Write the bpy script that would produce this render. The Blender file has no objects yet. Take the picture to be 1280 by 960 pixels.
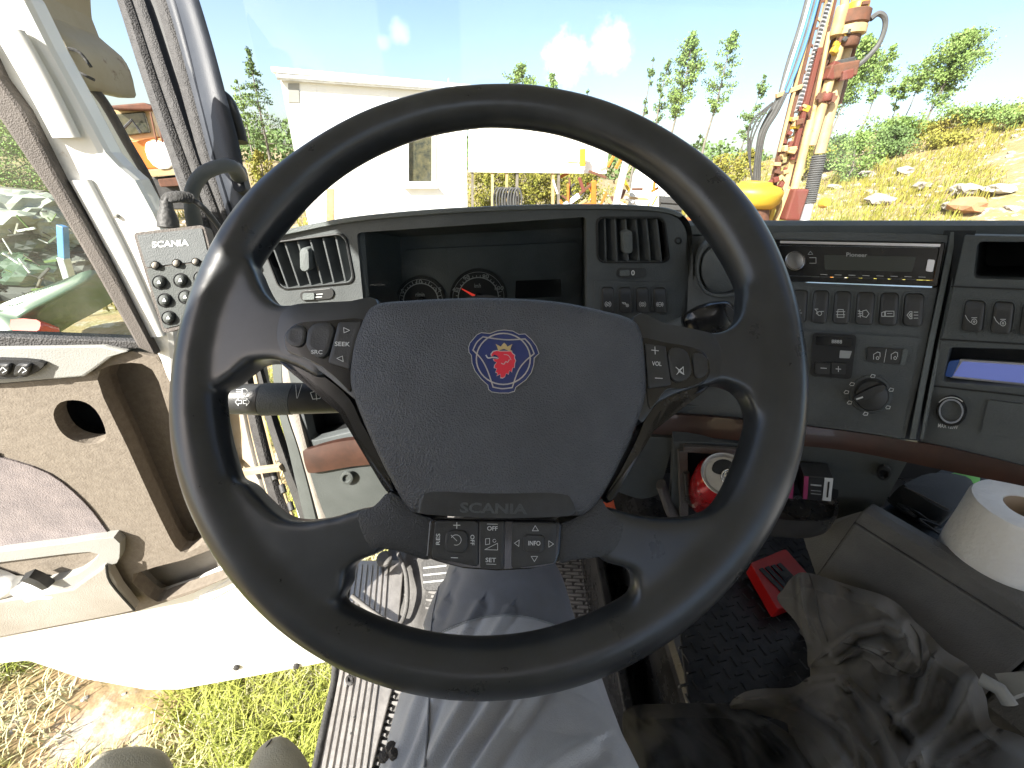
import bpy, bmesh, math, random
from mathutils import Vector, Matrix, noise
from mathutils.geometry import tessellate_polygon
random.seed(7)
scene = bpy.context.scene
col = scene.collection
V = Vector

# ---------------------------------------------------------------- camera
F = 500.0                                   # focal length in photo pixels (1280 wide)
PITCH, ROLL = math.radians(28.8), math.radians(2.5)
EYE = V((0, 0, 1.08))                       # above the cab floor (z = 0)
cam_d = bpy.data.cameras.new('camera')
cam = bpy.data.objects.new('camera', cam_d); col.objects.link(cam)
cam_d.sensor_width = 36; cam_d.lens = 36 * F / 1280
cam_d.clip_start = 0.02; cam_d.clip_end = 5000
CR = (Matrix.Rotation(math.pi / 2 - PITCH, 3, 'X') @ Matrix.Rotation(ROLL, 3, 'Z'))
cam.matrix_world = Matrix.Translation(EYE) @ CR.to_4x4()
scene.camera = cam

# ---------------------------------------------------------------- sky, sun, exposure
TO_SUN = V((-0.48, -0.62, 0.62)).normalized()
el = math.asin(TO_SUN.z); az = math.atan2(TO_SUN.x, TO_SUN.y)
w = bpy.data.worlds.new('World'); scene.world = w; w.use_nodes = True
nt = w.node_tree; nt.nodes.clear()
wo = nt.nodes.new('ShaderNodeOutputWorld'); bg = nt.nodes.new('ShaderNodeBackground')
sk = nt.nodes.new('ShaderNodeTexSky'); sk.sky_type = 'NISHITA'; sk.sun_disc = False
sk.sun_elevation = el; sk.sun_rotation = az; sk.altitude = 100; sk.air_density = 1.0; sk.dust_density = 2.2; sk.ozone_density = 1.0
bg.inputs['Strength'].default_value = 0.074
nt.links.new(bg.outputs[0], wo.inputs[0])
sun_d = bpy.data.lights.new('sun', 'SUN'); sun_d.energy = 4.6; sun_d.angle = math.radians(0.5); sun_d.color = (1, .95, .86)
sun = bpy.data.objects.new('sun', sun_d); col.objects.link(sun)
sun.rotation_euler = TO_SUN.to_track_quat('Z', 'Y').to_euler(); sun.location = (-6, -6, 12)
vs = scene.view_settings
vs.view_transform = 'Standard'; vs.look = 'None'; vs.exposure = 1.95; vs.gamma = 1; vs.use_curve_mapping = False
cy = scene.cycles; cy.max_bounces = 10; cy.diffuse_bounces = 6; cy.transparent_max_bounces = 16

# ---------------------------------------------------------------- helpers
def ray(px, py): return CR @ V(((px - 640) / F, (480 - py) / F, -1))
def W(px, py, d): return EYE + ray(px, py) * d
def WY(px, py, y): r = ray(px, py); return EYE + r * (y / r.y)
def WZ(px, py, z): r = ray(px, py); return EYE + r * ((z - EYE.z) / r.z)
def PX(p):
    q = CR.transposed() @ (V(p) - EYE); return (640 - q.x / q.z * F, 480 + q.y / q.z * F)
# the few small clouds and the hazy horizon belong to the sky
def N(t, **kw):
    n = nt.nodes.new(t)
    for k, v in kw.items(): setattr(n, k, v)
    return n
geo = N('ShaderNodeTexCoord')
nz = N('ShaderNodeTexNoise'); nz.inputs['Scale'].default_value = 40; nz.inputs['Detail'].default_value = 7; nz.inputs['Roughness'].default_value = .6
nt.links.new(geo.outputs['Generated'], nz.inputs['Vector'])
acc = None
for (px, py, rad, st) in ((708, 76, .062, .85), (763, 60, .060, .65), (500, 40, .030, .22), (478, 52, .02, .16)):
    d = ray(px, py).normalized()
    sb = N('ShaderNodeVectorMath', operation='DISTANCE'); sb.inputs[1].default_value = d
    nt.links.new(geo.outputs['Generated'], sb.inputs[0])
    mr = N('ShaderNodeMapRange'); mr.inputs[1].default_value = rad; mr.inputs[2].default_value = 0; mr.inputs[3].default_value = 0; mr.inputs[4].default_value = 1
    nt.links.new(sb.outputs['Value'], mr.inputs[0])
    ad = N('ShaderNodeMath', operation='ADD'); nt.links.new(mr.outputs[0], ad.inputs[0]); nt.links.new(nz.outputs[0], ad.inputs[1])
    m2 = N('ShaderNodeMapRange', interpolation_type='SMOOTHSTEP'); m2.inputs[1].default_value = .70; m2.inputs[2].default_value = 1.30; m2.inputs[4].default_value = st
    nt.links.new(ad.outputs[0], m2.inputs[0])
    gt = N('ShaderNodeMath', operation='MINIMUM'); nt.links.new(m2.outputs[0], gt.inputs[0])
    m3 = N('ShaderNodeMapRange'); m3.inputs[1].default_value = 0; m3.inputs[2].default_value = .25; nt.links.new(mr.outputs[0], m3.inputs[0]); nt.links.new(m3.outputs[0], gt.inputs[1])
    if acc is None: acc = gt
    else:
        a = N('ShaderNodeMath', operation='MAXIMUM'); nt.links.new(acc.outputs[0], a.inputs[0]); nt.links.new(gt.outputs[0], a.inputs[1]); acc = a
mx = N('ShaderNodeMix', data_type='RGBA'); nt.links.new(acc.outputs[0], mx.inputs['Factor'])
nt.links.new(sk.outputs[0], mx.inputs['A']); mx.inputs['B'].default_value = (9, 9, 9.2, 1)
nt.links.new(mx.outputs['Result'], bg.inputs[0])

class Plane:
    def __init__(s, a, b, c):
        s.p = a; n = (b - a).cross(c - a).normalized()
        if n.dot(EYE - a) < 0: n = -n
        s.n = n
        u = V((1, 0, 0)); s.u = (u - n * u.dot(n)).normalized(); s.v = n.cross(s.u)
    def at(s, px, py, off=0.0):
        r = ray(px, py); t = (s.p + s.n * off - EYE).dot(s.n) / r.dot(s.n)
        return EYE + r * t
    def to2(s, w): q = w - s.p; return (q.dot(s.u), q.dot(s.v))
def P3(a, b, c): return Plane(W(*a), W(*b), W(*c))
def PN(p, n):
    n = V(n).normalized(); a = V((0, 0, 1)) if abs(n.z) < .9 else V((1, 0, 0))
    u = n.cross(a).normalized(); return Plane(V(p), V(p) + u, V(p) + n.cross(u))

def smooth(poly, k=4):
    n = len(poly); out = []
    for i in range(n):
        p0, p1, p2, p3 = poly[i - 1], poly[i], poly[(i + 1) % n], poly[(i + 2) % n]
        for j in range(k):
            t = j / k
            out.append(tuple(.5 * (2 * p1[c] + (p2[c] - p0[c]) * t + (2 * p0[c] - 5 * p1[c] + 4 * p2[c] - p3[c]) * t * t + (3 * p1[c] - p0[c] - 3 * p2[c] + p3[c]) * t ** 3) for c in range(len(p1))))
    return out
def cr(pts, k=6):       # open curve
    n = len(pts); out = []
    for i in range(n - 1):
        p0, p1, p2, p3 = pts[max(i - 1, 0)], pts[i], pts[i + 1], pts[min(i + 2, n - 1)]
        for j in range(k):
            t = j / k
            out.append(tuple(.5 * (2 * p1[c] + (p2[c] - p0[c]) * t + (2 * p0[c] - 5 * p1[c] + 4 * p2[c] - p3[c]) * t * t + (3 * p1[c] - p0[c] - 3 * p2[c] + p3[c]) * t ** 3) for c in range(len(p1))))
    out.append(tuple(pts[-1])); return out
def rr(c4, r=.25, k=4):
    """rounded quad from corners TL TR BR BL (pixels); r = fraction of the shorter side"""
    c = [V(p) for p in c4]
    w = ((c[1] - c[0]).length + (c[2] - c[3]).length) / 2; h = ((c[3] - c[0]).length + (c[2] - c[1]).length) / 2
    rad = r * min(w, h); ru, rv = rad / w, rad / h; out = []
    for (cu, cv, a0) in ((1 - ru, rv, -90), (1 - ru, 1 - rv, 0), (ru, 1 - rv, 90), (ru, rv, 180)):
        for i in range(k + 1):
            a = math.radians(a0 + 90 * i / k); u = cu + ru * math.cos(a); v = cv + rv * math.sin(a)
            p = c[0] * (1 - u) * (1 - v) + c[1] * u * (1 - v) + c[2] * u * v + c[3] * (1 - u) * v
            out.append((p.x, p.y))
    return out
def box4(x0, y0, x1, y1): return [(x0, y0), (x1, y0), (x1, y1), (x0, y1)]
def circ(cx, cy, rx, ry=None, n=24):
    ry = ry or rx
    return [(cx + rx * math.cos(2 * math.pi * i / n), cy + ry * math.sin(2 * math.pi * i / n)) for i in range(n)]

class MB:
    def __init__(s): s.v = []; s.f = []; s.s = []
    def add(s, vs, fs, sm=False):
        o = len(s.v); s.v += [V(p) for p in vs]; s.f += [tuple(i + o for i in f) for f in fs]; s.s += [sm] * len(fs); return s
    def plate(s, pl, outer, holes=(), th=.01, off=0.0, hth=None):
        """slab on a plane from a pixel outline; front face at off, goes back by th; holes get walls"""
        loops = [[pl.at(x, y, off) for x, y in outer]] + [[pl.at(x, y, off) for x, y in h] for h in holes]
        flat = [p for l in loops for p in l]; n = len(flat)
        tris = tessellate_polygon([[V((*pl.to2(p), 0)) for p in l] for l in loops])
        def orient(t):
            a, b, c = (flat[i] for i in t); return t if (b - a).cross(c - a).dot(pl.n) > 0 else t[::-1]
        tris = [orient(tuple(t)) for t in tris]
        s.add(flat + [p - pl.n * th for p in flat], tris + [tuple(i + n for i in t[::-1]) for t in tris])
        k = 0; o = len(s.v) - 2 * n
        for li, l in enumerate(loops):
            m = len(l); ar = sum((pl.to2(l[i])[0] * pl.to2(l[(i + 1) % m])[1] - pl.to2(l[(i + 1) % m])[0] * pl.to2(l[i])[1]) for i in range(m))
            for i in range(m):
                a, b = k + i, k + (i + 1) % m
                q = (a, a + n, b + n, b)
                if (ar < 0) != (li > 0): q = q[::-1]
                s.f.append(tuple(j + o for j in q)); s.s.append(False)
            k += m
        return s
    def dome(s, pl, poly, prof, off=0.0, c=None, cap=True, sm=True):
        hr = max([h for sc, h in prof if sc >= .985] or [prof[0][1]])
        pts = [pl.at(x, y, off + hr) - pl.n * hr for x, y in poly]; m = len(pts)
        cc = pl.at(*c, off + hr) - pl.n * hr if c else sum(pts, V()) / m
        ar = sum((pl.to2(pts[i])[0] * pl.to2(pts[(i + 1) % m])[1] - pl.to2(pts[(i + 1) % m])[0] * pl.to2(pts[i])[1]) for i in range(m))
        if ar < 0: pts.reverse()
        vs = []; fs = []
        for (sc, h) in prof: vs += [cc + (p - cc) * sc + pl.n * h for p in pts]
        for r in range(len(prof) - 1):
            for i in range(m):
                j = (i + 1) % m; fs.append((r * m + i, r * m + j, (r + 1) * m + j, (r + 1) * m + i))
        if cap:
            vs.append(cc + pl.n * prof[-1][1]); L = (len(prof) - 1) * m
            fs += [(L + i, L + (i + 1) % m, len(vs) - 1) for i in range(m)]
        return s.add(vs, fs, sm)
    def grid(s, rows, sm=True, closed=False):
        n = len(rows[0]); vs = [p for r in rows for p in r]; fs = []
        for a in range(len(rows) - 1):
            for i in range(n - (0 if closed else 1)):
                j = (i + 1) % n; fs.append((a * n + i, a * n + j, (a + 1) * n + j, (a + 1) * n + i))
        return s.add(vs, fs, sm)
    def tube(s, pts, r, n=10, closed=False, caps=True, ell=None, sm=True):
        pts = [V(p) for p in pts]; m = len(pts); rs = r if isinstance(r, (list, tuple)) else [r] * m
        up = None; rings = []
        for i in range(m):
            a = pts[i - 1] if (closed or i > 0) else pts[i]; b = pts[(i + 1) % m] if (closed or i < m - 1) else pts[i]
            t = (b - a).normalized()
            if up is None:
                up = t.orthogonal().normalized() if ell is None else (V(ell[0]) - t * V(ell[0]).dot(t)).normalized()
            else: up = (up - t * up.dot(t)).normalized()
            if ell is not None: up = (V(ell[0]) - t * V(ell[0]).dot(t)).normalized()
            sd = t.cross(up); k = ell[1] if ell else 1
            rings.append([pts[i] + up * rs[i] * k * math.cos(2 * math.pi * q / n) + sd * rs[i] * math.sin(2 * math.pi * q / n) for q in range(n)])
        vs = [p for r_ in rings for p in r_]; fs = []
        for i in range(m - (0 if closed else 1)):
            j = (i + 1) % m
            for q in range(n): fs.append((i * n + q, i * n + (q + 1) % n, j * n + (q + 1) % n, j * n + q))
        s.add(vs, fs, sm)
        if caps and not closed:
            o = len(s.v) - len(vs)
            s.f.append(tuple(o + q for q in range(n))[::-1]); s.s.append(False)
            s.f.append(tuple(o + (m - 1) * n + q for q in range(n))); s.s.append(False)
        return s
    def lathe(s, base, axis, prof, n=28, sm=True, cap=True, cap0=True):
        ax = V(axis).normalized(); u = ax.orthogonal().normalized(); v = ax.cross(u); vs = []; fs = []
        for (r, h) in prof: vs += [V(base) + ax * h + (u * math.cos(2 * math.pi * q / n) + v * math.sin(2 * math.pi * q / n)) * r for q in range(n)]
        for i in range(len(prof) - 1):
            for q in range(n): fs.append((i * n + q, i * n + (q + 1) % n, (i + 1) * n + (q + 1) % n, (i + 1) * n + q))
        s.add(vs, fs, sm)
        if cap:
            o = len(s.v) - len(vs)
            if cap0: s.f.append(tuple(o + q for q in range(n))[::-1]); s.s.append(False)
            s.f.append(tuple(o + (len(prof) - 1) * n + q for q in range(n))); s.s.append(False)
        return s
    def box(s, c, size, R=None, taper=1):
        x, y, z = (k / 2 for k in size); R = R or Matrix.Identity(3)
        vs = [V(c) + R @ V((i * x * (taper if k > 0 else 1), j * y * (taper if k > 0 else 1), k * z)) for k in (-1, 1) for j in (-1, 1) for i in (-1, 1)]
        return s.add(vs, [(0, 2, 3, 1), (4, 5, 7, 6), (0, 1, 5, 4), (2, 6, 7, 3), (0, 4, 6, 2), (1, 3, 7, 5)])
    def beam(s, a, b, w, d=None, up=(0, 0, 1)):
        a, b = V(a), V(b); t = (b - a); L = t.length; t.normalize(); d = d or w
        sd = t.cross(V(up)); sd = sd.normalized() if sd.length > .01 else t.orthogonal().normalized(); uu = sd.cross(t)
        return s.box((a + b) / 2, (w, L, d), Matrix((sd, t, uu)).transposed())
    def ribbon(s, pl, px, wpx, off):
        """flat printed line in plane from pixel polyline"""
        for a, b in zip(px[:-1], px[1:]):
            dx, dy = b[0] - a[0], b[1] - a[1]; L = math.hypot(dx, dy) or 1; nx, ny = -dy / L * wpx / 2, dx / L * wpx / 2; ex, ey = dx / L * wpx * .4, dy / L * wpx * .4
            q = [(a[0] + nx - ex, a[1] + ny - ey), (a[0] - nx - ex, a[1] - ny - ey), (b[0] - nx + ex, b[1] - ny + ey), (b[0] + nx + ex, b[1] + ny + ey)]
            ps = [pl.at(x, y, off) for x, y in q]
            f = (0, 1, 2, 3)
            if (ps[1] - ps[0]).cross(ps[2] - ps[0]).dot(pl.n) < 0: f = f[::-1]
            s.add(ps, [f])
        return s
    def build(s, name, m, parent=None, bevel=0, seg=2, kind=None, label=None, subd=0, disp=None):
        o0 = V(parent['_o']) if parent is not None else None
        if parent is None:
            xs = [p.x for p in s.v]; ys = [p.y for p in s.v]; zs = [p.z for p in s.v]
            o0 = V(((min(xs) + max(xs)) / 2, (min(ys) + max(ys)) / 2, min(zs)))
        me = bpy.data.meshes.new(name); me.from_pydata([p - o0 for p in s.v], [], s.f)
        for p, f in zip(me.polygons, s.s): p.use_smooth = f
        me.materials.append(m); me.update()
        if len(me.vertices) < 9000 and kind != 'stuff':
            bm = bmesh.new(); bm.from_mesh(me); bmesh.ops.recalc_face_normals(bm, faces=bm.faces); bm.to_mesh(me); bm.free()
        if kind != 'stuff' and any(s.s): me.set_sharp_from_angle(angle=math.radians(48))
        o = bpy.data.objects.new(name, me); col.objects.link(o)
        if parent is None: o.location = o0
        else: o.parent = parent
        o['_o'] = tuple(o0)
        if bevel:
            b = o.modifiers.new('bevel', 'BEVEL'); b.width = bevel; b.segments = seg; b.limit_method = 'ANGLE'; b.angle_limit = math.radians(35); b.harden_normals = False
        if subd: sb = o.modifiers.new('sub', 'SUBSURF'); sb.levels = sb.render_levels = subd
        if kind: o['kind'] = kind
        if label: o['label'] = label
        return o
def tag(o, label, cat, group=None):
    o['label'] = label; o['category'] = cat
    if group: o['group'] = group
    return o
def thing(name, loc, label, cat, group=None, kind=None):
    o = bpy.data.objects.new(name, None); o.empty_display_size = .05; col.objects.link(o); o.location = loc; o['_o'] = tuple(loc)
    if kind: o['kind'] = kind
    else: tag(o, label, cat, group)
    return o
_tc = {}
def text_mesh(body, bold=0.0):
    key = (body, bold)
    if key not in _tc:
        c = bpy.data.curves.new('t', 'FONT'); c.body = body; c.align_x = 'CENTER'; c.align_y = 'CENTER'; c.offset = bold; c.resolution_u = 3
        o = bpy.data.objects.new('t', c); col.objects.link(o)
        dg = bpy.context.evaluated_depsgraph_get(); me = bpy.data.meshes.new_from_object(o.evaluated_get(dg))
        vs = [v.co.copy() for v in me.vertices]; fs = [tuple(p.vertices) for p in me.polygons]
        xs = [v.x for v in vs]; ys = [v.y for v in vs]; cx, cy = (min(xs) + max(xs)) / 2, (min(ys) + max(ys)) / 2
        vs = [((v.x - cx) / (max(xs) - min(xs)), (v.y - cy) / (max(ys) - min(ys))) for v in vs]
        _tc[key] = (vs, fs); bpy.data.objects.remove(o); bpy.data.curves.remove(c); bpy.data.meshes.remove(me)
    return _tc[key]
def text(mb, pl, body, px, py, w, h, rot=0, off=.0004, bold=0.0, th=0):
    vs, fs = text_mesh(body, bold); a = math.radians(rot); ca, sa = math.cos(a), math.sin(a)
    ps = []
    for x, y in vs:
        X, Y = x * w, -y * h; ps.append(pl.at(px + X * ca - Y * sa, py + X * sa + Y * ca, off))
    ff = []
    for f in fs:
        n = (ps[f[1]] - ps[f[0]]).cross(ps[f[2]] - ps[f[0]]).dot(pl.n)
        ff.append(f if n >= 0 else f[::-1])
    if th:
        k = len(ps); 
        from collections import Counter
        ed = Counter(tuple(sorted((f[i], f[(i + 1) % len(f)]))) for f in ff for i in range(len(f)))
        side = [(a_, b_, b_ + k, a_ + k) for f in ff for a_, b_ in ((f[i], f[(i + 1) % len(f)]) for i in range(len(f))) if ed[tuple(sorted((a_, b_)))] == 1]
        mb.add(ps + [p - pl.n * th for p in ps], ff + [tuple(reversed(q)) for q in side])
    else: mb.add(ps, ff)
    return mb

# ---------------------------------------------------------------- materials
MT = {}
def mat(name, c, rough=.5, metal=0, grain=0, gscale=400, var=0, vscale=12, c2=None, spec=.5, coat=0, kind='voronoi', dirt=None, emit=0, sheen=0, bump_d=.002):
    m = bpy.data.materials.new(name); m.use_nodes = True; t = m.node_tree; b = t.nodes['Principled BSDF']
    b.inputs['Base Color'].default_value = (*c, 1); b.inputs['Roughness'].default_value = rough; b.inputs['Metallic'].default_value = metal
    b.inputs['Specular IOR Level'].default_value = spec; b.inputs['Coat Weight'].default_value = coat; b.inputs['Sheen Weight'].default_value = sheen
    if emit: b.inputs['Emission Color'].default_value = (*c, 1); b.inputs['Emission Strength'].default_value = emit
    co = t.nodes.new('ShaderNodeTexCoord')
    if c2 is not None or var:
        n = t.nodes.new('ShaderNodeTexNoise'); n.inputs['Scale'].default_value = vscale; n.inputs['Detail'].default_value = 8; n.inputs['Roughness'].default_value = .65
        t.links.new(co.outputs['Object'], n.inputs['Vector'])
        r = t.nodes.new('ShaderNodeValToRGB'); r.color_ramp.elements[0].position = .35; r.color_ramp.elements[1].position = .68
        k = c2 if c2 is not None else tuple(x * (1 + var) + var * .02 for x in c)
        r.color_ramp.elements[0].color = (*c, 1); r.color_ramp.elements[1].color = (*k, 1)
        t.links.new(n.outputs[0], r.inputs[0]); src = r.outputs[0]
        if dirt:
            n2 = t.nodes.new('ShaderNodeTexNoise'); n2.inputs['Scale'].default_value = dirt[1]; n2.inputs['Detail'].default_value = 10; n2.inputs['Roughness'].default_value = .75
            t.links.new(co.outputs['Object'], n2.inputs['Vector'])
            mr = t.nodes.new('ShaderNodeMapRange'); mr.inputs[1].default_value = dirt[2]; mr.inputs[2].default_value = dirt[2] + .08; t.links.new(n2.outputs[0], mr.inputs[0])
            mm = t.nodes.new('ShaderNodeMix'); mm.data_type = 'RGBA'; t.links.new(mr.outputs[0], mm.inputs['Factor']); t.links.new(src, mm.inputs['A']); mm.inputs['B'].default_value = (*dirt[0], 1)
            src = mm.outputs['Result']
        t.links.new(src, b.inputs['Base Color'])
        rm = t.nodes.new('ShaderNodeMapRange'); rm.inputs[3].default_value = max(rough - .08, .03); rm.inputs[4].default_value = min(rough + .14, 1)
        t.links.new(n.outputs[0], rm.inputs[0]); t.links.new(rm.outputs[0], b.inputs['Roughness'])
    if grain:
        if kind == 'voronoi': g = t.nodes.new('ShaderNodeTexVoronoi'); g.feature = 'SMOOTH_F1'; out = g.outputs['Distance']
        elif kind == 'wave': g = t.nodes.new('ShaderNodeTexWave'); out = g.outputs[0]
        else: g = t.nodes.new('ShaderNodeTexNoise'); g.inputs['Detail'].default_value = 5; out = g.outputs[0]
        g.inputs['Scale'].default_value = gscale; t.links.new(co.outputs['Object'], g.inputs['Vector'])
        bp = t.nodes.new('ShaderNodeBump'); bp.inputs['Strength'].default_value = grain; bp.inputs['Distance'].default_value = bump_d
        t.links.new(out, bp.inputs['Height']); t.links.new(bp.outputs[0], b.inputs['Normal'])
    MT[name] = m; return m
def glass(name, tint=(.93, .96, .95), ior=1.5, rough=.0, dirt=.0):
    m = bpy.data.materials.new(name); m.use_nodes = True; t = m.node_tree; t.nodes.clear()
    o = t.nodes.new('ShaderNodeOutputMaterial'); mx = t.nodes.new('ShaderNodeMixShader'); tr = t.nodes.new('ShaderNodeBsdfTransparent'); gl = t.nodes.new('ShaderNodeBsdfGlossy'); fr = t.nodes.new('ShaderNodeFresnel')
    tr.inputs[0].default_value = (*tint, 1); gl.inputs['Roughness'].default_value = rough; fr.inputs[0].default_value = ior
    t.links.new(fr.outputs[0], mx.inputs[0]); t.links.new(tr.outputs[0], mx.inputs[1]); t.links.new(gl.outputs[0], mx.inputs[2])
    if dirt:
        df = t.nodes.new('ShaderNodeBsdfDiffuse'); df.inputs[0].default_value = (.6, .58, .5, 1); m2 = t.nodes.new('ShaderNodeMixShader')
        co = t.nodes.new('ShaderNodeTexCoord'); n = t.nodes.new('ShaderNodeTexNoise'); n.inputs['Scale'].default_value = 9; n.inputs['Detail'].default_value = 9; mr = t.nodes.new('ShaderNodeMapRange'); mr.inputs[1].default_value = .4; mr.inputs[2].default_value = .8; mr.inputs[4].default_value = dirt
        t.links.new(co.outputs['Object'], n.inputs['Vector']); t.links.new(n.outputs[0], mr.inputs[0]); t.links.new(mr.outputs[0], m2.inputs[0]); t.links.new(mx.outputs[0], m2.inputs[1]); t.links.new(df.outputs[0], m2.inputs[2]); t.links.new(m2.outputs[0], o.inputs[0])
    else: t.links.new(mx.outputs[0], o.inputs[0])
    MT[name] = m; return m
mat('dash', (.058, .065, .067), .55, grain=.25, gscale=900, var=.5, vscale=9)
mat('dash_top', (.088, .10, .10), .6, grain=.3, gscale=700, var=.4, vscale=7)
mat('dash_low', (.055, .062, .060), .65, grain=.25, gscale=800, var=.3, vscale=9)
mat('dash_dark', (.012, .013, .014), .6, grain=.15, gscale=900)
mat('switch', (.022, .023, .024), .38, grain=.1, gscale=1200, var=.4, vscale=40)
mat('gloss', (.008, .008, .009), .16, coat=.15, var=.3, vscale=30)
mat('rim', (.020, .0225, .026), .27, var=.35, vscale=22, spec=.6)
mat('pad', (.062, .066, .077), .36, grain=.8, gscale=950, var=.3, vscale=18, bump_d=.0012)
mat('leather', (.026, .028, .032), .34, grain=.5, gscale=1000, var=.3, vscale=20, bump_d=.001)
mat('print', (.62, .64, .64), .6)
mat('print_dim', (.35, .36, .36), .6)
mat('silver', (.62, .62, .64), .3, metal=.9)
mat('chrome', (.75, .75, .74), .16, metal=1)
mat('alu', (.45, .43, .41), .38, metal=.75, grain=.2, gscale=300, var=.3, vscale=40, kind='noise')
mat('badge_blue', (.012, .03, .16), .25, coat=.7)
mat('red_print', (.75, .03, .06), .35)
mat('gold', (.62, .48, .24), .35, metal=.3)
mat('wood', (.026, .011, .008), .45, c2=(.055, .021, .013), vscale=30, coat=.25)
mat('trim_beige', (.145, .122, .097), .9, grain=.5, gscale=300, c2=(.195, .168, .136), vscale=90, kind='noise')
mat('trim_grey', (.22, .20, .17), .7, grain=.3, gscale=500, c2=(.29, .27, .24), vscale=9)
mat('ledge', (.24, .24, .225), .6, grain=.2, gscale=500, var=.15, vscale=8)
mat('carpet', (.10, .08, .08), 1, grain=.8, gscale=420, c2=(.17, .14, .135), vscale=30, kind='noise', sheen=.4)
mat('frame_grey', (.085, .075, .068), .7, grain=.4, gscale=700, var=.3, vscale=20)
mat('white_paint', (.80, .80, .77), .28, var=.05, vscale=5, coat=.3, dirt=((.45, .36, .24), 7, .70))
mat('cream_dirty', (.38, .33, .22), .5, c2=(.45, .41, .31), vscale=12, dirt=((.16, .10, .07), 14, .60))
mat('rubber', (.03, .03, .03), .6, grain=.4, gscale=260, var=.5, vscale=20)
mat('seal', (.028, .027, .027), .7, grain=.9, gscale=420, var=.6, vscale=60)
mat('body_tan', (.30, .22, .11), .5, c2=(.42, .35, .25), vscale=9, dirt=((.20, .12, .06), 16, .62))
mat('mat_grey', (.09, .088, .085), .75, grain=.3, gscale=300, c2=(.15, .145, .14), vscale=14)
mat('mat_rib', (.20, .195, .19), .7, c2=(.28, .27, .26), vscale=14)
mat('knob_steel', (.25, .25, .26), .25, metal=.9)
mat('mat_black', (.016, .016, .016), .42, grain=.2, gscale=300, var=1.2, vscale=18)
mat('vinyl', (.018, .017, .016), .25, var=1.0, vscale=9)
mat('trouser', (.46, .465, .485), .92, grain=.5, gscale=900, c2=(.54, .545, .565), vscale=25, kind='noise', sheen=.3, bump_d=.001)
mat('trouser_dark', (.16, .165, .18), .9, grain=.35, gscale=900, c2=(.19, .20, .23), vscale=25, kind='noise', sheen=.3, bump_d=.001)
mat('thread', (.42, .44, .46), .9)
mat('jacket', (.115, .108, .098), .85, grain=.45, gscale=800, c2=(.125, .119, .110), vscale=14, kind='noise', sheen=.25, bump_d=.001)
mat('black_cloth', (.012, .013, .014), .9, grain=.4, gscale=900, var=.5, vscale=20, kind='noise', sheen=.2)
mat('pillar', (.014, .018, .026), .5, grain=.2, gscale=800, var=.3, vscale=12)
mat('olive', (.50, .46, .34), .65, grain=.3, gscale=800, var=.15, vscale=14)
mat('can_red', (.60, .01, .015), .25, metal=.35, coat=.6)
mat('red_case', (.50, .012, .012), .35, var=.2, vscale=14)
mat('orange_plastic', (.75, .14, .06), .5)
mat('paper', (.80, .79, .76), .95, grain=.6, gscale=120, kind='noise', var=.04, vscale=30, bump_d=.003)
mat('cardboard', (.42, .32, .22), .9)
mat('box_grey', (.085, .083, .079), .6, grain=.4, gscale=900, c2=(.13, .127, .12), vscale=14, dirt=((.02, .02, .02), 60, .70))
mat('pocket_white', (.78, .78, .76), .6, grain=.4, gscale=60, kind='noise')
mat('lcd', (.14, .18, .48), .3, emit=.12)
mat('lcd_blue', (.03, .07, .22), .25, emit=.05)
mat('lcd_off', (.045, .05, .045), .2)
mat('needle', (.85, .06, .04), .4, emit=.15)
mat('pink', (.34, .05, .14), .5)
mat('green_bag', (.12, .40, .05), .6)
mat('headliner', (.60, .62, .65), .95, grain=.3, gscale=200, kind='noise')
mat('boot', (.05, .04, .03), .6, grain=.4, gscale=300)
glass('windscreen', (.95, .98, .97), 1.45, 0, .05)
glass('door_glass', (.72, .82, .74), 1.5, 0, .12)
glass('clear', (.80, .82, .80), 1.3, .03)
M = MT
# ================================================================ STEERING WHEEL
ya, ti = -0.055, math.radians(12.8)
HUB = EYE + CR @ V((-.026, .0325, -.313))
WN = CR @ V((math.sin(ya), math.sin(ti) * math.cos(ya), math.cos(ti) * math.cos(ya)))
WP = PN(HUB, WN)
wu = (CR @ V((math.cos(ya), 0, -math.sin(ya)))).normalized(); wv = WN.cross(wu).normalized()
sw = thing('steering_wheel', HUB, 'black moulded four spoke steering wheel with padded centre and button panels, filling the view', 'steering wheel')
b = MB()
ringp = [HUB + wu * .2245 * math.cos(a) + wv * .2245 * math.sin(a) for a in (2 * math.pi * i / 180 for i in range(180))]
vs = []; 
def rrad(i):
    a = math.degrees(2 * math.pi * i / 180)
    def g(c, w_): d = abs((a - c + 180) % 360 - 180); return math.exp(-(d / w_) ** 2)
    return .0182 + .0022 * g(150, 14) + .0022 * g(28, 14) + .0015 * g(205, 14) + .0015 * g(335, 14) - .0009 * g(90, 25) * (1 + math.cos(math.radians(a * 20)) * .25)
b.tube(ringp, [rrad(i) for i in range(180)], 22, closed=True)
webs = [
    smooth([(262, 400), (280, 335), (306, 322), (320, 350), (330, 366), (350, 380), (398, 377), (412, 400), (405, 470), (368, 458), (340, 448), (312, 450), (292, 466), (262, 480)], 3),
    smooth([(962, 520), (948, 520), (935, 490), (905, 476), (872, 484), (868, 440), (862, 413), (895, 415), (918, 406), (931, 388), (934, 352), (958, 360), (972, 430)], 3),
    smooth([(290, 600), (330, 636), (360, 652), (410, 648), (462, 634), (472, 660), (474, 691), (450, 700), (431, 714), (427, 742), (385, 760), (300, 690)], 3),
    smooth([(748, 700), (752, 650), (758, 634), (800, 646), (852, 650), (895, 640), (924, 608), (958, 600), (930, 700), (850, 790), (786, 778), (797, 738), (786, 712)], 3)]
for wpoly in webs: b.plate(WP, wpoly, th=.023, off=.0115)
rim = b.build('rim', M['rim'], sw)
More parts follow.
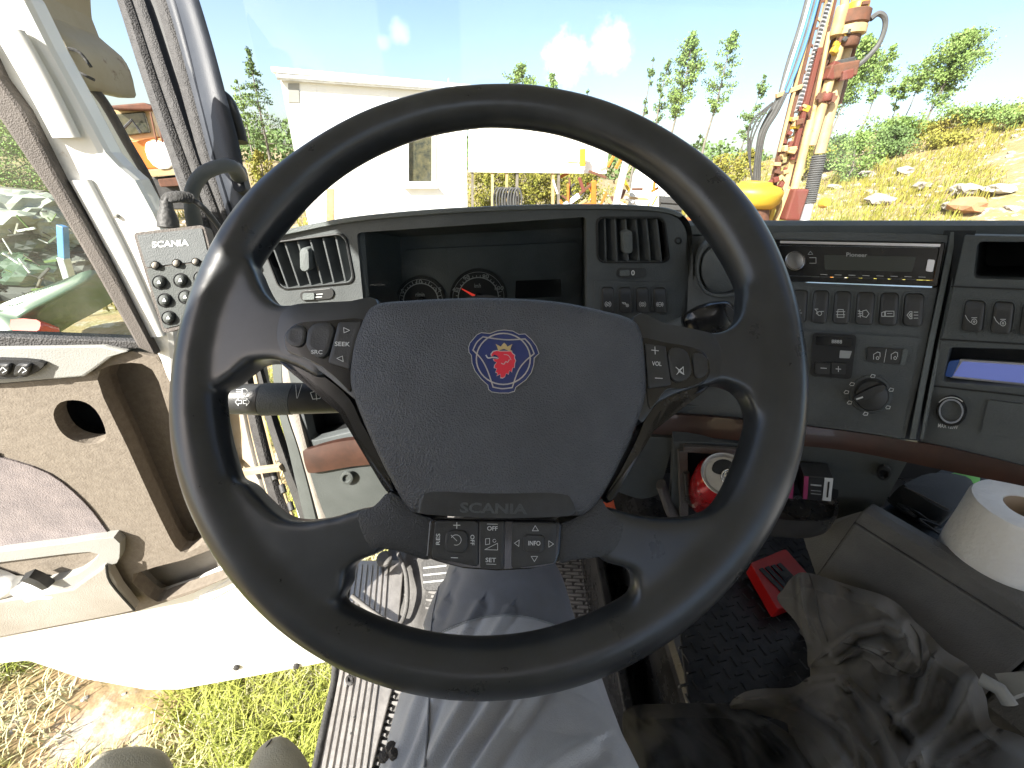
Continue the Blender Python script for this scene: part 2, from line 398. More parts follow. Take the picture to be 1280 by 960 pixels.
r_ = rim.modifiers.new('r', 'REMESH'); r_.mode = 'VOXEL'; r_.voxel_size = .0019; r_.use_smooth_shade = True
s_ = rim.modifiers.new('s', 'SMOOTH'); s_.iterations = 40; s_.factor = .6
# seam lines between the rim skin and the spoke covers are made by the covers standing proud
def cover(poly, name, m, h=.012, off=0.0, rnd=.004, k=3):
    p = smooth(poly, k) if k else poly
    b = MB(); b.dome(WP, p, [(.985, -.030), (1, -.006), (1, h - rnd), (.992, h - rnd * .4), (.975, h), (.9, h + .0006), (.5, h + .001)], off + .0025)
    return b.build(name, m, sw)
# upper spoke covers
ul = cover([(345, 400), (352, 387), (372, 380), (400, 378), (440, 376), (472, 374), (478, 420), (474, 520), (452, 506), (430, 488), (408, 470), (380, 452), (352, 444), (343, 424)], 'spoke_cover', M['rim'], .0085)
ur = cover([(790, 396), (830, 404), (870, 412), (896, 420), (905, 442), (903, 466), (893, 476), (862, 486), (836, 496), (812, 512), (800, 530), (790, 500)], 'spoke_cover', M['rim'], .0085)
ll = cover([(446, 642), (468, 632), (490, 614), (520, 640), (546, 652), (540, 692), (532, 700), (505, 690), (480, 686), (462, 684), (450, 664)], 'spoke_cover', M['leather'], .0085)
lr = cover([(748, 622), (758, 634), (772, 646), (781, 655), (777, 676), (765, 692), (745, 697), (715, 700), (698, 702), (694, 660), (720, 646)], 'spoke_cover', M['leather'], .0085)
for poly in ([(350, 447), (380, 455), (410, 473), (438, 498), (454, 530), (476, 570), (494, 612), (486, 618), (466, 584), (446, 544), (430, 512), (404, 487), (376, 466), (352, 455)],
             [(884, 478), (852, 487), (828, 498), (808, 520), (794, 552), (772, 594), (756, 622), (764, 628), (780, 600), (800, 562), (814, 530), (832, 506), (856, 496), (884, 486)]):
    b = MB(); b.dome(WP, smooth(poly, 3), [(1, -.012), (1, .002), (.985, .006), (.96, .007)], 0); b.build('spoke_edge_trim', M['gloss'], sw)
# centre pad
padp = smooth([(455, 396), (468, 381), (500, 376), (600, 372), (690, 376), (755, 388), (792, 400), (803, 418), (808, 455), (808, 492), (798, 526), (775, 580), (752, 622), (733, 642), (712, 646), (615, 648), (528, 643), (508, 634), (490, 604), (466, 556), (443, 500), (437, 470), (442, 430)], 4)
b = MB(); b.dome(WP, padp, [(.97, -.05), (.995, -.02), (1, .004), (1, .008), (.994, .0125), (.978, .0155), (.95, .0172), (.88, .0188), (.75, .0205), (.55, .022), (.3, .0228)], 0, (620, 500))
pad = b.build('airbag_cover', M['pad'], sw)
def padh(px, py):          # height of the pad surface above the wheel plane along the ray
    return .0226
b = MB(); b.dome(WP, smooth([(523, 636), (526, 622), (538, 615), (620, 612), (700, 617), (714, 624), (719, 642), (700, 646), (620, 648), (530, 643)], 3), [(1, .010), (1, .0192), (.985, .0198), (.95, .0199)], 0)
ns = b.build('name_strip', M['switch'], pad)
b = MB(); text(b, WP, 'SCANIA', 617, 635.5, 84, 13, 1.5, .0207, .03, th=.001); b.build('raised_lettering', M['dash'], pad, bevel=.0002)
# badge ------------------------------------------------------------
def bx(x, y): return (560 + x * 140 / 1280, 395 + y * 105 / 960)
outer = [(235, 360), (250, 310), (330, 215), (380, 190), (480, 200), (560, 170), (640, 160), (740, 172), (810, 210), (880, 205), (950, 265), (1010, 345), (1040, 430), (1010, 455), (985, 480), (980, 560), (950, 650), (890, 730), (800, 795), (775, 815), (760, 860), (690, 880), (590, 880), (500, 868), (465, 840), (455, 790), (380, 720), (310, 630), (275, 540), (268, 450), (240, 415)]
inner = [(290, 385), (330, 300), (400, 240), (480, 245), (560, 205), (640, 195), (730, 215), (800, 255), (880, 262), (940, 330), (985, 430), (940, 470), (935, 560), (900, 640), (840, 710), (765, 745), (735, 820), (640, 832), (515, 815), (490, 745), (420, 690), (350, 600), (325, 500), (320, 425)]
BO = .0236
b = MB(); b.dome(WP, [bx(*p) for p in outer], [(1, .018), (1, BO - .0006), (.99, BO), (.9, BO + .0002)]); b.build('badge', M['badge_blue'], pad)
b = MB()
def loopr(pts, w_): b.ribbon(WP, [bx(*p) for p in pts] + [bx(*pts[0])], w_, BO + .0007)
loopr(outer, .9)
cxb, cyb, rb = 632, 490, 300
circle = [(cxb + (rb + 8) * math.cos(a), cyb + (rb - 8) * math.sin(a)) for a in (2 * math.pi * i / 40 for i in range(40))]
loopr(circle, 1.7)
def openr(pts, w_=1.6): b.ribbon(WP, [bx(*p) for p in cr(pts, 5)], w_, BO + .0009)
openr([(400, 238), (560, 262), (700, 272), (880, 262)]); openr([(285, 390), (380, 490), (450, 620), (515, 810)]); openr([(985, 430), (880, 520), (800, 630), (735, 815)])
openr([(285, 390), (330, 300), (400, 238)]); openr([(880, 262), (940, 330), (985, 430)]); openr([(515, 812), (620, 830), (735, 818)])
b.build('badge_ring', M['silver'], pad)
G0 = BO + .0012
def fillp(mb, pts, off): mb.plate(WP, [bx(*p) for p in pts], th=.0003, off=off)
grif = [(590, 405), (560, 398), (520, 408), (495, 440), (500, 465), (530, 440), (560, 450), (585, 480), (560, 495), (520, 490), (530, 515), (560, 530), (535, 560), (530, 590), (560, 600), (545, 640), (570, 650), (560, 680), (600, 660), (600, 700), (625, 705), (650, 690), (665, 650), (690, 665), (700, 620), (725, 640), (735, 590), (755, 590), (760, 540), (770, 510), (755, 480), (760, 450), (735, 430), (720, 405)]
b = MB(); fillp(b, [(cx_ + (cx_ - 640) * .07, cy_ + (cy_ - 545) * .06) for cx_, cy_ in grif], G0); b.build('griffin_outline', M['print'], pad)
b = MB(); fillp(b, grif, G0 + .0004); b.build('griffin_head', M['red_print'], pad)
b = MB(); b.ribbon(WP, [bx(*p) for p in cr([(435, 450), (460, 480), (510, 472), (560, 478)], 4)], 1.6, G0 + .0004)
b.ribbon(WP, [bx(*p) for p in cr([(610, 540), (640, 550), (660, 520), (680, 530), (700, 500)], 3)], .9, G0 + .0008)
b.ribbon(WP, [bx(*p) for p in cr([(640, 440), (690, 450), (720, 500)], 3)], .7, G0 + .0008)
b.build('griffin_tongue', M['print'], pad)
b = MB(); fillp(b, [(575, 400), (560, 350), (545, 318), (575, 335), (605, 350), (620, 325), (642, 305), (665, 325), (680, 350), (705, 335), (735, 320), (722, 350), (712, 385), (738, 402), (700, 398), (640, 375), (600, 385)], G0 + .0006); b.build('crown', M['gold'], pad)

# ---- button panels on the spokes
def panel(name, poly, off, m, par=sw, k=3, th=.008, bev=.0008):
    b = MB(); b.plate(WP, smooth(poly, k) if k else poly, th=th, off=off + .0025); return b.build(name, m, par, bevel=bev)
lp = panel('button_panel', [(355, 421), (362, 410), (375, 403), (410, 400.5), (453, 399), (447, 430), (439, 462), (438, 490), (420, 474), (398, 457), (375, 446), (358, 438)], .0102, M['gloss'])
def wbutton(par, poly, off, k=0, m='switch'):
    b = MB(); p = smooth(poly, k) if k else poly
    off = off + .0025; b.dome(WP, p, [(1, off - .005), (1, off - .0008), (.985, off - .0002), (.95, off), (.6, off - .0003)]); return b.build('button', M[m], par)
wbutton(lp, rr([(386, 404), (421, 402), (407, 452), (381, 438)], .42), .0124)
wbutton(lp, rr([(423, 402.5), (452, 401.5), (437, 462), (410, 453)], .08), .0124)
wbutton(lp, rr([(359, 409), (384, 404.5), (380, 436), (356, 430)], .42), .0115)
b = MB(); PR = .0156
text(b, WP, 'SEEK', 428, 430, 19, 5.5, 2, PR, .01); text(b, WP, 'SRC', 396, 440, 14, 5, 2, PR, .01)
def tri(mb, pts, w_, off): mb.ribbon(WP, pts + [pts[0]], w_, off)
tri(b, [(429.5, 409.5), (430, 416), (437, 413)], .7, PR); tri(b, [(428, 445), (429, 452), (421, 448)], .7, PR)
b.build('button_marking', M['print'], lp)
rp = panel('button_panel', [(803, 423), (830, 427), (862, 433), (880, 440), (888, 455), (886, 470), (876, 480), (850, 486), (832, 489), (813, 512), (808, 485), (807, 450)], .0102, M['gloss'])
wbutton(rp, rr([(806, 429), (832, 432.5), (839, 481), (811, 485)], .06), .0124)
wbutton(rp, rr([(833.5, 433), (860, 436), (866, 472), (840, 480)], .42), .0124)
wbutton(rp, rr([(864, 438), (884, 444), (886, 468), (869, 476)], .45), .0112)
b = MB(); text(b, WP, 'VOL', 821, 454.5, 12, 5.5, 3, PR, .01)
b.ribbon(WP, [(814.5, 437.5), (823, 438.5)], .9, PR); b.ribbon(WP, [(818.6, 433.5), (819, 442.5)], .9, PR); b.ribbon(WP, [(819, 472.5), (828, 473)], .9, PR)
b.ribbon(WP, [(845, 459), (855, 468)], .9, PR); b.ribbon(WP, [(854, 458.5), (846, 468)], .9, PR); b.ribbon(WP, [(848, 463), (854, 459), (854.5, 468), (848, 464)], .7, PR)
b.build('button_marking', M['print'], rp)
# lower panel under the pad
bp_ = panel('button_panel', [(536, 652), (541, 648.5), (697, 651), (702, 656), (700, 690), (695, 705), (660, 712), (620, 714), (580, 711), (545, 702), (532, 697)], .0112, M['gloss'], k=1, th=.012, bev=.0012)
BT = .0134
wbutton(bp_, rr([(544, 650.5), (598, 651.5), (598, 709), (539, 697)], .08), BT)
wbutton(bp_, rr([(600, 651.5), (631, 652), (630, 712), (600, 710)], .06), BT)
wbutton(bp_, rr([(640, 652.5), (696, 653), (694, 704), (639, 711.5)], .08), BT)
wbutton(bp_, rr([(557, 663), (585, 663), (584, 692), (555, 690)], .3), BT + .0014)
wbutton(bp_, rr([(654, 669), (681, 669), (680, 690), (654, 690)], .25), BT + .0014)
b = MB(); Q = BT + .0032; Q2 = BT + .0047
text(b, WP, 'RES', 547.5, 674, 14, 5, -88, Q, .01); text(b, WP, 'OFF', 590.5, 675, 13, 5, 90, Q, .01)
text(b, WP, 'OFF', 615.5, 660.5, 13, 5.5, 1, Q, .01); text(b, WP, 'SET', 613.5, 700, 13, 5.5, 1, Q, .01); text(b, WP, 'INFO', 668, 679, 15, 5.8, 1, Q2, .012)
b.ribbon(WP, [(567, 656.5), (575, 656.5)], .9, Q); b.ribbon(WP, [(571, 653), (571, 660.5)], .9, Q); b.ribbon(WP, [(564, 697), (572, 697.3)], .9, Q)
b.ribbon(WP, [(609, 655), (622, 655.3)], .6, Q); b.ribbon(WP, [(608, 705), (620, 705.5)], .6, Q)
tri(b, [(669, 657), (665.5, 663.5), (673, 663.5)], .6, Q); tri(b, [(668, 702), (664, 695.5), (672, 695.5)], .6, Q); tri(b, [(643, 679), (649, 675), (648.5, 683)], .6, Q); tri(b, [(692, 680), (686, 676), (686, 684)], .6, Q)
b.ribbon(WP, [(570 + 6.5 * math.cos(math.radians(a)), 675 + 6.5 * math.sin(math.radians(a))) for a in range(-150, 130, 20)], .7, Q2); b.ribbon(WP, [(564, 669), (571, 676)], .7, Q2)
tri(b, [(606, 687), (622, 679), (622, 687.5)], .6, Q); tri(b, [(607, 673.5), (612, 673), (612, 680), (607, 681)], .6, Q); b.ribbon(WP, circ(618, 676, 2, 2, 8), .5, Q)
b.build('button_marking', M['print'], bp_)

# ================================================================ COLUMN, STALKS
b = MB(); b.tube([HUB - WN * .02, HUB - WN * .12, HUB - WN * .24 + V((0, 0, -.05)), HUB - WN * .38 + V((0, .05, -.16))], [.05, .055, .06, .05], 20)
tag(b.build('steering_column', M['dash_dark']), 'black steering column shroud hidden behind the wheel centre pad', 'steering column')
SP = P3((281, 500, .385), (440, 500, .385), (350, 560, .40))
st = thing('indicator_stalk', SP.at(440, 500), 'dark grey light and wiper stalk seen through the left gap of the wheel', 'control stalk')
def stalk(px0, px1, ytop0, ybot0, ytop1, ybot1, par, name):
    rows = []; b = MB()
    for i in range(7):
        t = i / 6; x = px0 + (px1 - px0) * t; a = SP.at(x, ytop0 + (ytop1 - ytop0) * t); c = SP.at(x, ybot0 + (ybot1 - ybot0) * t)
        m_ = (a + c) / 2; h = (a - c) / 2; hl = h.length; hd = h.normalized(); rows.append([m_ + hd * hl * math.cos(q) * 1.0 + SP.n * .013 * math.sin(q) for q in (2 * math.pi * k / 20 for k in range(20))])
    b.grid(rows, closed=True); b.f.append(tuple(range(20))); b.s.append(False); b.f.append(tuple(range(120, 140))[::-1]); b.s.append(False)
    return b.build(name, M['switch' if name != 'grip' else 'dash'], par)
stalk(272, 329, 481, 516, 480, 518, st, 'end_cap'); stalk(329.8, 368, 479, 519, 479, 517.5, st, 'grip'); stalk(368.6, 520, 479, 517, 481, 512, st, 'arm')
b = MB(); SO = .0134
for y in (487, 489.5, 492, 494.5): b.ribbon(SP, [(295.5, y), (303, y)], .8, SO)
b.ribbon(SP, [(302.5, 486), (302.5, 496), (307, 496), (311, 491), (307, 486), (302.5, 486)], .8, SO)
for sx in (-1, 1):
    c0 = 303; b = MB() if sx == 1 else (b.build('light_symbol', M['print'], st), MB())[1]; b.ribbon(SP, [(c0 + sx * 1, 500.5), (c0 + sx * 5, 500.5), (c0 + sx * 5, 498), (c0 + sx * 9, 502.5), (c0 + sx * 5, 507), (c0 + sx * 5, 504.5), (c0 + sx * 1, 504.5), (c0 + sx * 1, 500.5)], .7, SO)
    b.build('arrow_symbol', M['print'], st)
b = MB(); b.ribbon(SP, [(388, 491), (396, 488), (403, 490), (400, 498), (391, 499), (388, 491)], .8, SO); b.ribbon(SP, [(395, 492), (396, 500)], .8, SO)
b.ribbon(SP, [(377.5, 480), (371, 500), (369.5, 481)], .6, SO - .001)
b.build('stalk_marking', M['print'], st)
RP = P3((860, 400, .44), (925, 395, .42), (880, 430, .44))
st2 = thing('retarder_stalk', RP.at(830, 410), 'glossy black lever head behind the right upper spoke of the wheel', 'control stalk')
b = MB(); b.dome(RP, smooth([(853, 396), (870, 383), (895, 376), (912, 377), (921, 388), (923, 400), (917, 412), (905, 420), (870, 424), (856, 412)], 3), [(.8, -.035), (.95, -.02), (1, -.008), (.97, 0), (.88, .004), (.5, .006)]); b.build('lever_head', M['gloss'], st2)
b = MB(); b.dome(RP, smooth([(906, 384), (913, 383), (920, 394), (920, 406), (912, 402)], 2), [(1, -.005), (1, .004), (.9, .006)], .002); b.build('button', M['switch'], st2)
b = MB(); b.tube([W(856, 404, .445), W(835, 412, .46), W(800, 430, .49), W(740, 470, .52)], [.0085, .009, .011, .012], 14); b.build('arm', M['dash'], st2)

# ================================================================ DASHBOARD
da = thing('dashboard', V((.2, .62, .0)), 'dark grey truck dashboard curving round behind the steering wheel', 'dashboard')
PB = P3((385, 335, .525), (790, 335, .53), (600, 430, .575))
PC = P3((990, 330, .465), (1140, 330, .405), (1070, 520, .455))
PD = P3((1170, 330, .385), (1270, 330, .348), (1215, 540, .400))
def quadplate(pl, c4, name, m, par, th=.006, off=0, r=.2, bevel=.001, lab=None):
    b = MB(); b.plate(pl, rr(c4, r), th=th, off=off); return b.build(name, m, par, bevel=bevel, label=lab)
# binnacle face with its openings
bout = smooth([(318, 345), (322, 318), (345, 296), (440, 276), (560, 266), (700, 261), (800, 262), (842, 270), (857, 288), (858, 320), (857, 450), (700, 470), (500, 470), (380, 440), (330, 400)], 4)
ventL = rr([(330, 306), (430, 293), (441, 352), (352, 361)], .18); ventR = rr([(747, 273), (829, 273), (837, 327), (748, 327)], .16)
clus = rr([(446, 291), (733, 271), (735, 450), (462, 460)], .03)
pod = rr([(743, 350), (845, 353), (845, 405), (742, 405)], .04)
b = MB(); b.plate(PB, bout, [ventL, ventR, clus], th=.02); b.build('binnacle_face', M['dash'], da, bevel=.0015)
# hood: lip and top running back to the windscreen
lip = cr([(312, 352), (317, 322), (338, 295), (380, 283), (440, 272), (520, 264), (600, 259), (700, 256), (790, 257), (838, 262), (860, 276), (866, 300), (866, 350)], 5)
rows = [[PB.at(x, y + (7 if 330 < x < 850 else 0), -.004) for x, y in lip], [PB.at(x, y + (5 if 330 < x < 850 else 0), .006) for x, y in lip], [PB.at(x, y, .006) for x, y in lip], [PB.at(x, y - 1, -.004) for x, y in lip]]
back = [PB.at(x, y, -.004) for x, y in lip]
rows.append([p + V((0, .07, -.012)) for p in back]); rows.append([V((p.x * 1.02, .80 + (p.y - .45) * .3, min(p.z - .06, .90))) for p in back]); rows.append([V((p.x * 1.05, 1.02, .80)) for p in back])
b = MB(); b.grid(rows); b.build('binnacle_hood', M['dash_top'], da)
# instrument cluster recess
PG = P3((600, 350, .615), (700, 350, .615), (600, 420, .655))
b = MB(); fr = [PB.at(*p) for p in box4(440, 285, 741, 470)]
f0, f1, f2, f3 = PB.at(444, 288, -.003), PB.at(735, 268, -.003), PB.at(737, 462, -.003), PB.at(458, 462, -.003)
g0, g1, g2, g3 = PG.at(500, 296), PG.at(728, 284), PG.at(728, 440), PG.at(505, 440)
b.add([f0, f1, f2, f3, g0, g1, g2, g3], [(0, 1, 5, 4), (1, 2, 6, 5), (2, 3, 7, 6), (3, 0, 4, 7)])
cl = b.build('instrument_cluster', M['dash_top'], da)
b = MB(); b.plate(PG, box4(496, 280, 732, 450), th=.01, off=-.0005); b.build('cluster_backing', M['dash'], cl)
b = MB(); b.plate(PG, rr([(503, 312), (726, 302), (726, 440), (505, 440)], .06), th=.004, off=.006); b.build('dial_panel', M['dash'], cl, bevel=.001)
def dial(cx, cy, r, labels, n0, n1, needle, par):
    b = MB(); b.dome(PG, circ(cx, cy, r, r, 48), [(1, .006), (1, .010), (.965, .010), (.955, .0075), (.5, .0075)]); g = b.build('gauge', M['dash_dark'], par)
    b = MB(); O = .0083
    b.ribbon(PG, [(cx + (r - 4) * math.cos(math.radians(a)), cy + (r - 4) * math.sin(math.radians(a))) for a in range(-215, 36, 8)], .5, .0108)
    b.ribbon(PG, [(cx + r * .70 * math.cos(math.radians(a)), cy + r * .70 * math.sin(math.radians(a))) for a in range(-215, 36, 8)], 1.3, O)
    for k in range(0, 26):
        a = math.radians(-215 + 250 * k / 25); L = .84 if k % 5 == 0 else .77
        b.ribbon(PG, [(cx + r * .70 * math.cos(a), cy + r * .70 * math.sin(a)), (cx + r * L * math.cos(a), cy + r * L * math.sin(a))], .8, O + .0001)
    for (s, x, y, w_) in labels: text(b, PG, s, x, y, w_, 5.2, 0, O + .0002, .01)
    b.build('dial_print', M['print_dim'], par)
    if needle:
        b = MB(); b.plate(PG, [(cx - 1, cy - 2), (needle[0], needle[1] - .6), (needle[0], needle[1] + .6), (cx - 1.5, cy + 2)], th=.0006, off=.0105); b.build('needle', M['needle'], par)
        b = MB(); b.dome(PG, circ(cx, cy, 5), [(1, .008), (1, .012), (.8, .0135)]); b.build('needle_hub', M['dash_dark'], par)
dial(598, 372, 36, [('40', 569, 362, 8), ('60', 583, 346.5, 8), ('80', 607, 345.5, 8), ('100', 624, 360, 11), ('km/h', 597, 357, 8), ('20', 570, 379, 8), ('120', 625, 380, 11)], 0, 0, (577, 361), cl)
dial(526, 376, 31, [('10', 524, 352, 7), ('15', 548, 362, 7), ('5', 503, 364, 4), ('r/min', 525, 368, 11)], 0, 0, (506, 384), cl)
b = MB(); b.plate(PG, rr([(645, 351), (701, 349), (702, 371), (644, 373)], .06), th=.001, off=.0075); b.build('trip_display', M['gloss'], cl)
b = MB(); b.plate(PG, box4(470, 262, 736, 460), th=.0006, off=.03)
cv = [PB.at(x, y, -.018) for x, y in ((452, 290), (732, 270), (734, 460), (464, 460))]; b = MB(); b.add(cv, [(0, 3, 2, 1)]); b.build('cluster_lens', M['clear'], cl)
# air vents
def vent(pl, c4, n, tabx, taby, slant, par, skip=()):
    c = [V(p) for p in c4]
    b = MB()
    def q(u, v): return c[0] * (1 - u) * (1 - v) + c[1] * u * (1 - v) + c[2] * u * v + c[3] * (1 - u) * v
    loop = rr(c4, .16)
    fr = [pl.at(x, y, .0022) for x, y in loop]; m = len(loop); cc = sum(fr, V()) / m
    rings = [[cc + (p - cc) * s + pl.n * h for p in fr] for s, h in ((1.045, -.003), (1.035, -.0002), (1.0, .0003), (.985, -.004), (.98, -.05))]
    b.grid(rings, closed=True); o = len(b.v) - m; b.f.append(tuple(range(o, o + m))); b.s.append(False)
    vt = b.build('air_vent', M['dash_dark'], par)
    for i in range(n):
        u = (i + .7) / (n + .4); a0, a1 = q(u, .03), q(u, .97)
        p0, p1 = pl.at(a0.x, a0.y, -.003), pl.at(a1.x, a1.y, -.003); q0, q1 = pl.at(a0.x, a0.y, -.003) - pl.n * .014 + pl.u * slant, pl.at(a1.x, a1.y, -.003) - pl.n * .014 + pl.u * slant
        t = pl.u * .0011
        sb = MB(); sb.add([p0 - t, p0 + t, p1 + t, p1 - t, q0 - t, q0 + t, q1 + t, q1 - t], [(0, 1, 2, 3), (4, 7, 6, 5), (0, 4, 5, 1), (1, 5, 6, 2), (2, 6, 7, 3), (3, 7, 4, 0)]); sb.build('slat', M['dash'], vt, bevel=.0006)
    b = MB(); b.dome(pl, rr([(tabx - 6, taby - 16), (tabx + 6, taby - 17), (tabx + 7, taby + 13), (tabx - 5, taby + 14)], .45), [(1, -.012), (1, .004), (.9, .0065), (.6, .007)], 0); b.build('vent_tab', M['dash_top'], vt)
    for k in range(2):
        uu = .3 + .4 * k
    return vt
vent(PB, [(328, 305), (430, 292), (442, 353), (350, 362)], 6, 381, 326, .009, da); vent(PB, [(747, 272), (830, 272), (837, 328), (748, 328)], 6, 784, 304, -.009, da)
# thumb wheels
def thumb(pl, c4, par, txt):
    t_ = quadplate(pl, c4, 'thumbwheel', M['switch'], par, .006, .0022, .45, .0012)
    c = [V(p) for p in c4]; b = MB(); x0, x1, y0, y1 = c[0].x + 4, c[1].x - 4, c[0].y, c[3].y
    b.plate(pl, rr([(x0, y0 + 3), (x0 + (x1 - x0) * .42, y0 + 2.5), (x0 + (x1 - x0) * .42, y1 - 2.5), (x0, y1 - 2)], .2), th=.002, off=.0042); b.build('ridge', M['dash_top'], t_, bevel=.0006)
    b = MB()
    if txt == '0': text(b, pl, '0', x0 + (x1 - x0) * .56, (y0 + y1) / 2, 4.5, 6.5, 0, .0028, .02)
    else: b.ribbon(pl, [(x0 + 18, y0 + 4), (x0 + 25, y0 + 3.5)], 1, .0028); b.ribbon(pl, [(x0 + 17, y0 + 7.5), (x0 + 24, y0 + 7)], 1, .0028)
    b.build('marking', M['print'], t_)
thumb(PB, [(374, 364), (417, 360), (417, 373), (376, 377)], da, '='); thumb(PB, [(771, 335), (808, 335), (808, 347), (771, 347)], da, '0')
def screw(pl, x, y, r, par, m='dash_dark'):
    b = MB(); b.dome(pl, circ(x, y, r, r, 16), [(1, -.002), (1, .0012), (.8, .002), (.62, .002), (.58, -.002), (.2, -.002)]); return b.build('screw', M[m], par)
screw(PB, 323, 337, 5, da, 'dash_top'); screw(PB, 848, 301, 4.5, da)
# left rows of switches
def rocker(pl, c4, par, icon=None, bend=True):
    c = [V(p) for p in c4]
    b = MB(); o = rr([(c[0] + V((-2, -2))), (c[1] + V((2, -2))), (c[2] + V((2, 2.5))), (c[3] + V((-2, 2.5)))], .25); b.plate(pl, o, [rr(c4, .25)], th=.004, off=.0012); r0 = b.build('switch_surround', M['dash'], par, bevel=.0006)
    b = MB(); pts = rr(c4, .25); m = len(pts); fr = [pl.at(x, y, 0) for x, y in pts]; cc = sum(fr, V()) / m; H = (pl.at(*c[3]) - pl.at(*c[0])); hl = H.length; hd = H.normalized()
    rows = []
    for s_, h in ((1, -.006), (1, .0012), (.965, .0030), (.88, .0036), (.45, .0036)):
        rr_ = []
        for p in fr:
            q_ = cc + (p - cc) * s_; t = (q_ - cc).dot(hd) / hl * 2; rr_.append(q_ + pl.n * (h + (.0022 * t * abs(t) if h > 0 else 0)))
        rows.append(rr_)
    b.grid(rows, closed=True); o_ = len(b.v) - m; b.f.append(tuple(range(o_, o_ + m))[::-1] ); b.s.append(True)
    r = b.build('rocker_switch', M['switch'], par)
    if icon:
        b = MB(); cx = (c[2].x + c[3].x) / 2; cy = c[0].y + (c[3].y - c[0].y) * .68; k = (c[1].x - c[0].x) / 20
        for st_ in icon: b.ribbon(pl, [(cx + x * k, cy + y * k) for x, y in st_], .75, .0056)
        b.build('switch_symbol', M['print'], r)
    return r
CI = lambda x, y, r: [(x + r * math.cos(a), y + r * math.sin(a)) for a in (2 * math.pi * i / 10 for i in range(11))]
AR = lambda x, y, r, a0, a1: [(x + r * math.cos(math.radians(a)), y + r * math.sin(math.radians(a))) for a in range(a0, a1 + 1, 20)]
icons = dict(
    ring=[CI(0, 0, 2.6), AR(0, 0, 4.8, 120, 240), AR(0, 0, 4.8, -60, 60), [(-2, 1.5), (2, -1.5)]],
    ring2=[CI(0, 0, 3), AR(0, 0, 5.2, 130, 230), AR(0, 0, 5.2, -50, 50), [(-1.5, -1), (1.5, -1)], [(-1.5, 1), (1.5, 1)]],
    oval=[AR(0, 0, 3.2, 0, 360), AR(0, 0, 5.2, 140, 220), AR(0, 0, 5.2, -40, 40), [(-4, 0), (4, 0)]],
    chain=[[(-5, -3), (0, -2.4), (1.5, 0), (-3, -.8), (-5, -3)], CI(3.4, 2, 2.2), CI(3.4, 2, .8)],
    diff=[[(-5, 2), (5, 2)], [(-3, -3), (-3, 2)], [(3, -2), (-1, 2)], CI(-3, 3.5, 1.5)],
    beacon=[CI(1, 1.5, 2.6), [(-5, -4), (-2, -1), (-3, 2)], [(-5, -4), (-1, -4)], [(3, -1), (6, -1)]],
    frame=[[(-3, -4), (3, -4), (4, 5), (-4, 5), (-3, -4)], [(-5, -1.5), (5, -1.5)], [(-5, 2), (5, 2)]],
    lamp=[[(-1, -3), (3, -4), (6, 0), (3, 4), (-1, 3), (-1, -3)], [(-6, -3), (-2, -2)], [(-6, 0), (-2, 0)], [(-6, 3), (-2, 2)], [(-4.5, -4), (-3.5, 4)]],
    truck=[[(-6, 2), (-6, -2), (-3, -3), (-3, 2), (-6, 2)], [(-2, 2), (-2, -3.4), (7, -3.4), (7, 2), (-2, 2)], [(0, -1), (5, -1)]],
    work=[[(-5, 0), (-2, -3.6), (0, -3.6), (0, 3.6), (-2, 3.6), (-5, 0)], [(-3, 0), (-1, -2), (-1, 2), (-3, 0)], [(2, -3), (6, -3)], [(2, 0), (6, 0)], [(2, 3), (6, 3)]],
    seat=[[(-6, -5), (-4, -1), (-1, 2)], CI(2.5, 1.2, 2.6), [(0, -2.6), (5, -2.6)], CI(2.5, 1.2, .8)])
quadplate(PB, [(743, 351), (845, 353), (845, 420), (742, 418)], 'switch_plate', M['dash'], da, .004, .0018, .04)
PBs = Plane(PB.p + PB.n * .002, PB.p + PB.n * .002 + PB.u, PB.p + PB.n * .002 + PB.v)
for i, ic in enumerate(('ring', 'chain', 'ring2', 'oval')):
    x = 752 + i * 21.6; rocker(PBs, [(x, 358.5 + i * .2), (x + 15.5, 358.5 + i * .2), (x + 16, 391), (x, 390.5)], da, icons[ic])
# ---- centre stack (plane C) -------------------------------------
cface = [(862, 296), (900, 292), (1000, 290), (1100, 291), (1186, 294), (1172, 360), (1150, 470), (1131, 548), (1060, 538), (960, 526), (850, 520), (858, 420)]
radh = rr([(966, 299), (1182, 303), (1172, 360), (975, 352)], .05)
b = MB(); b.plate(PC, cface, [radh], th=.02); b.build('centre_panel', M['dash'], da, bevel=.0015)
# round blank housing left of the radio
HP = P3((880, 320, .50), (930, 320, .485), (890, 370, .515))
b = MB(); b.dome(HP, smooth([(872, 318), (884, 302), (905, 298), (925, 305), (932, 340), (925, 366), (900, 372), (880, 366), (870, 345)], 3), [(1, -.02), (1, .012), (.95, .016), (.86, .016), (.83, .010), (.78, .010), (.74, .018), (.5, .022)], .0); b.build('ignition_housing', M['dash'], da)
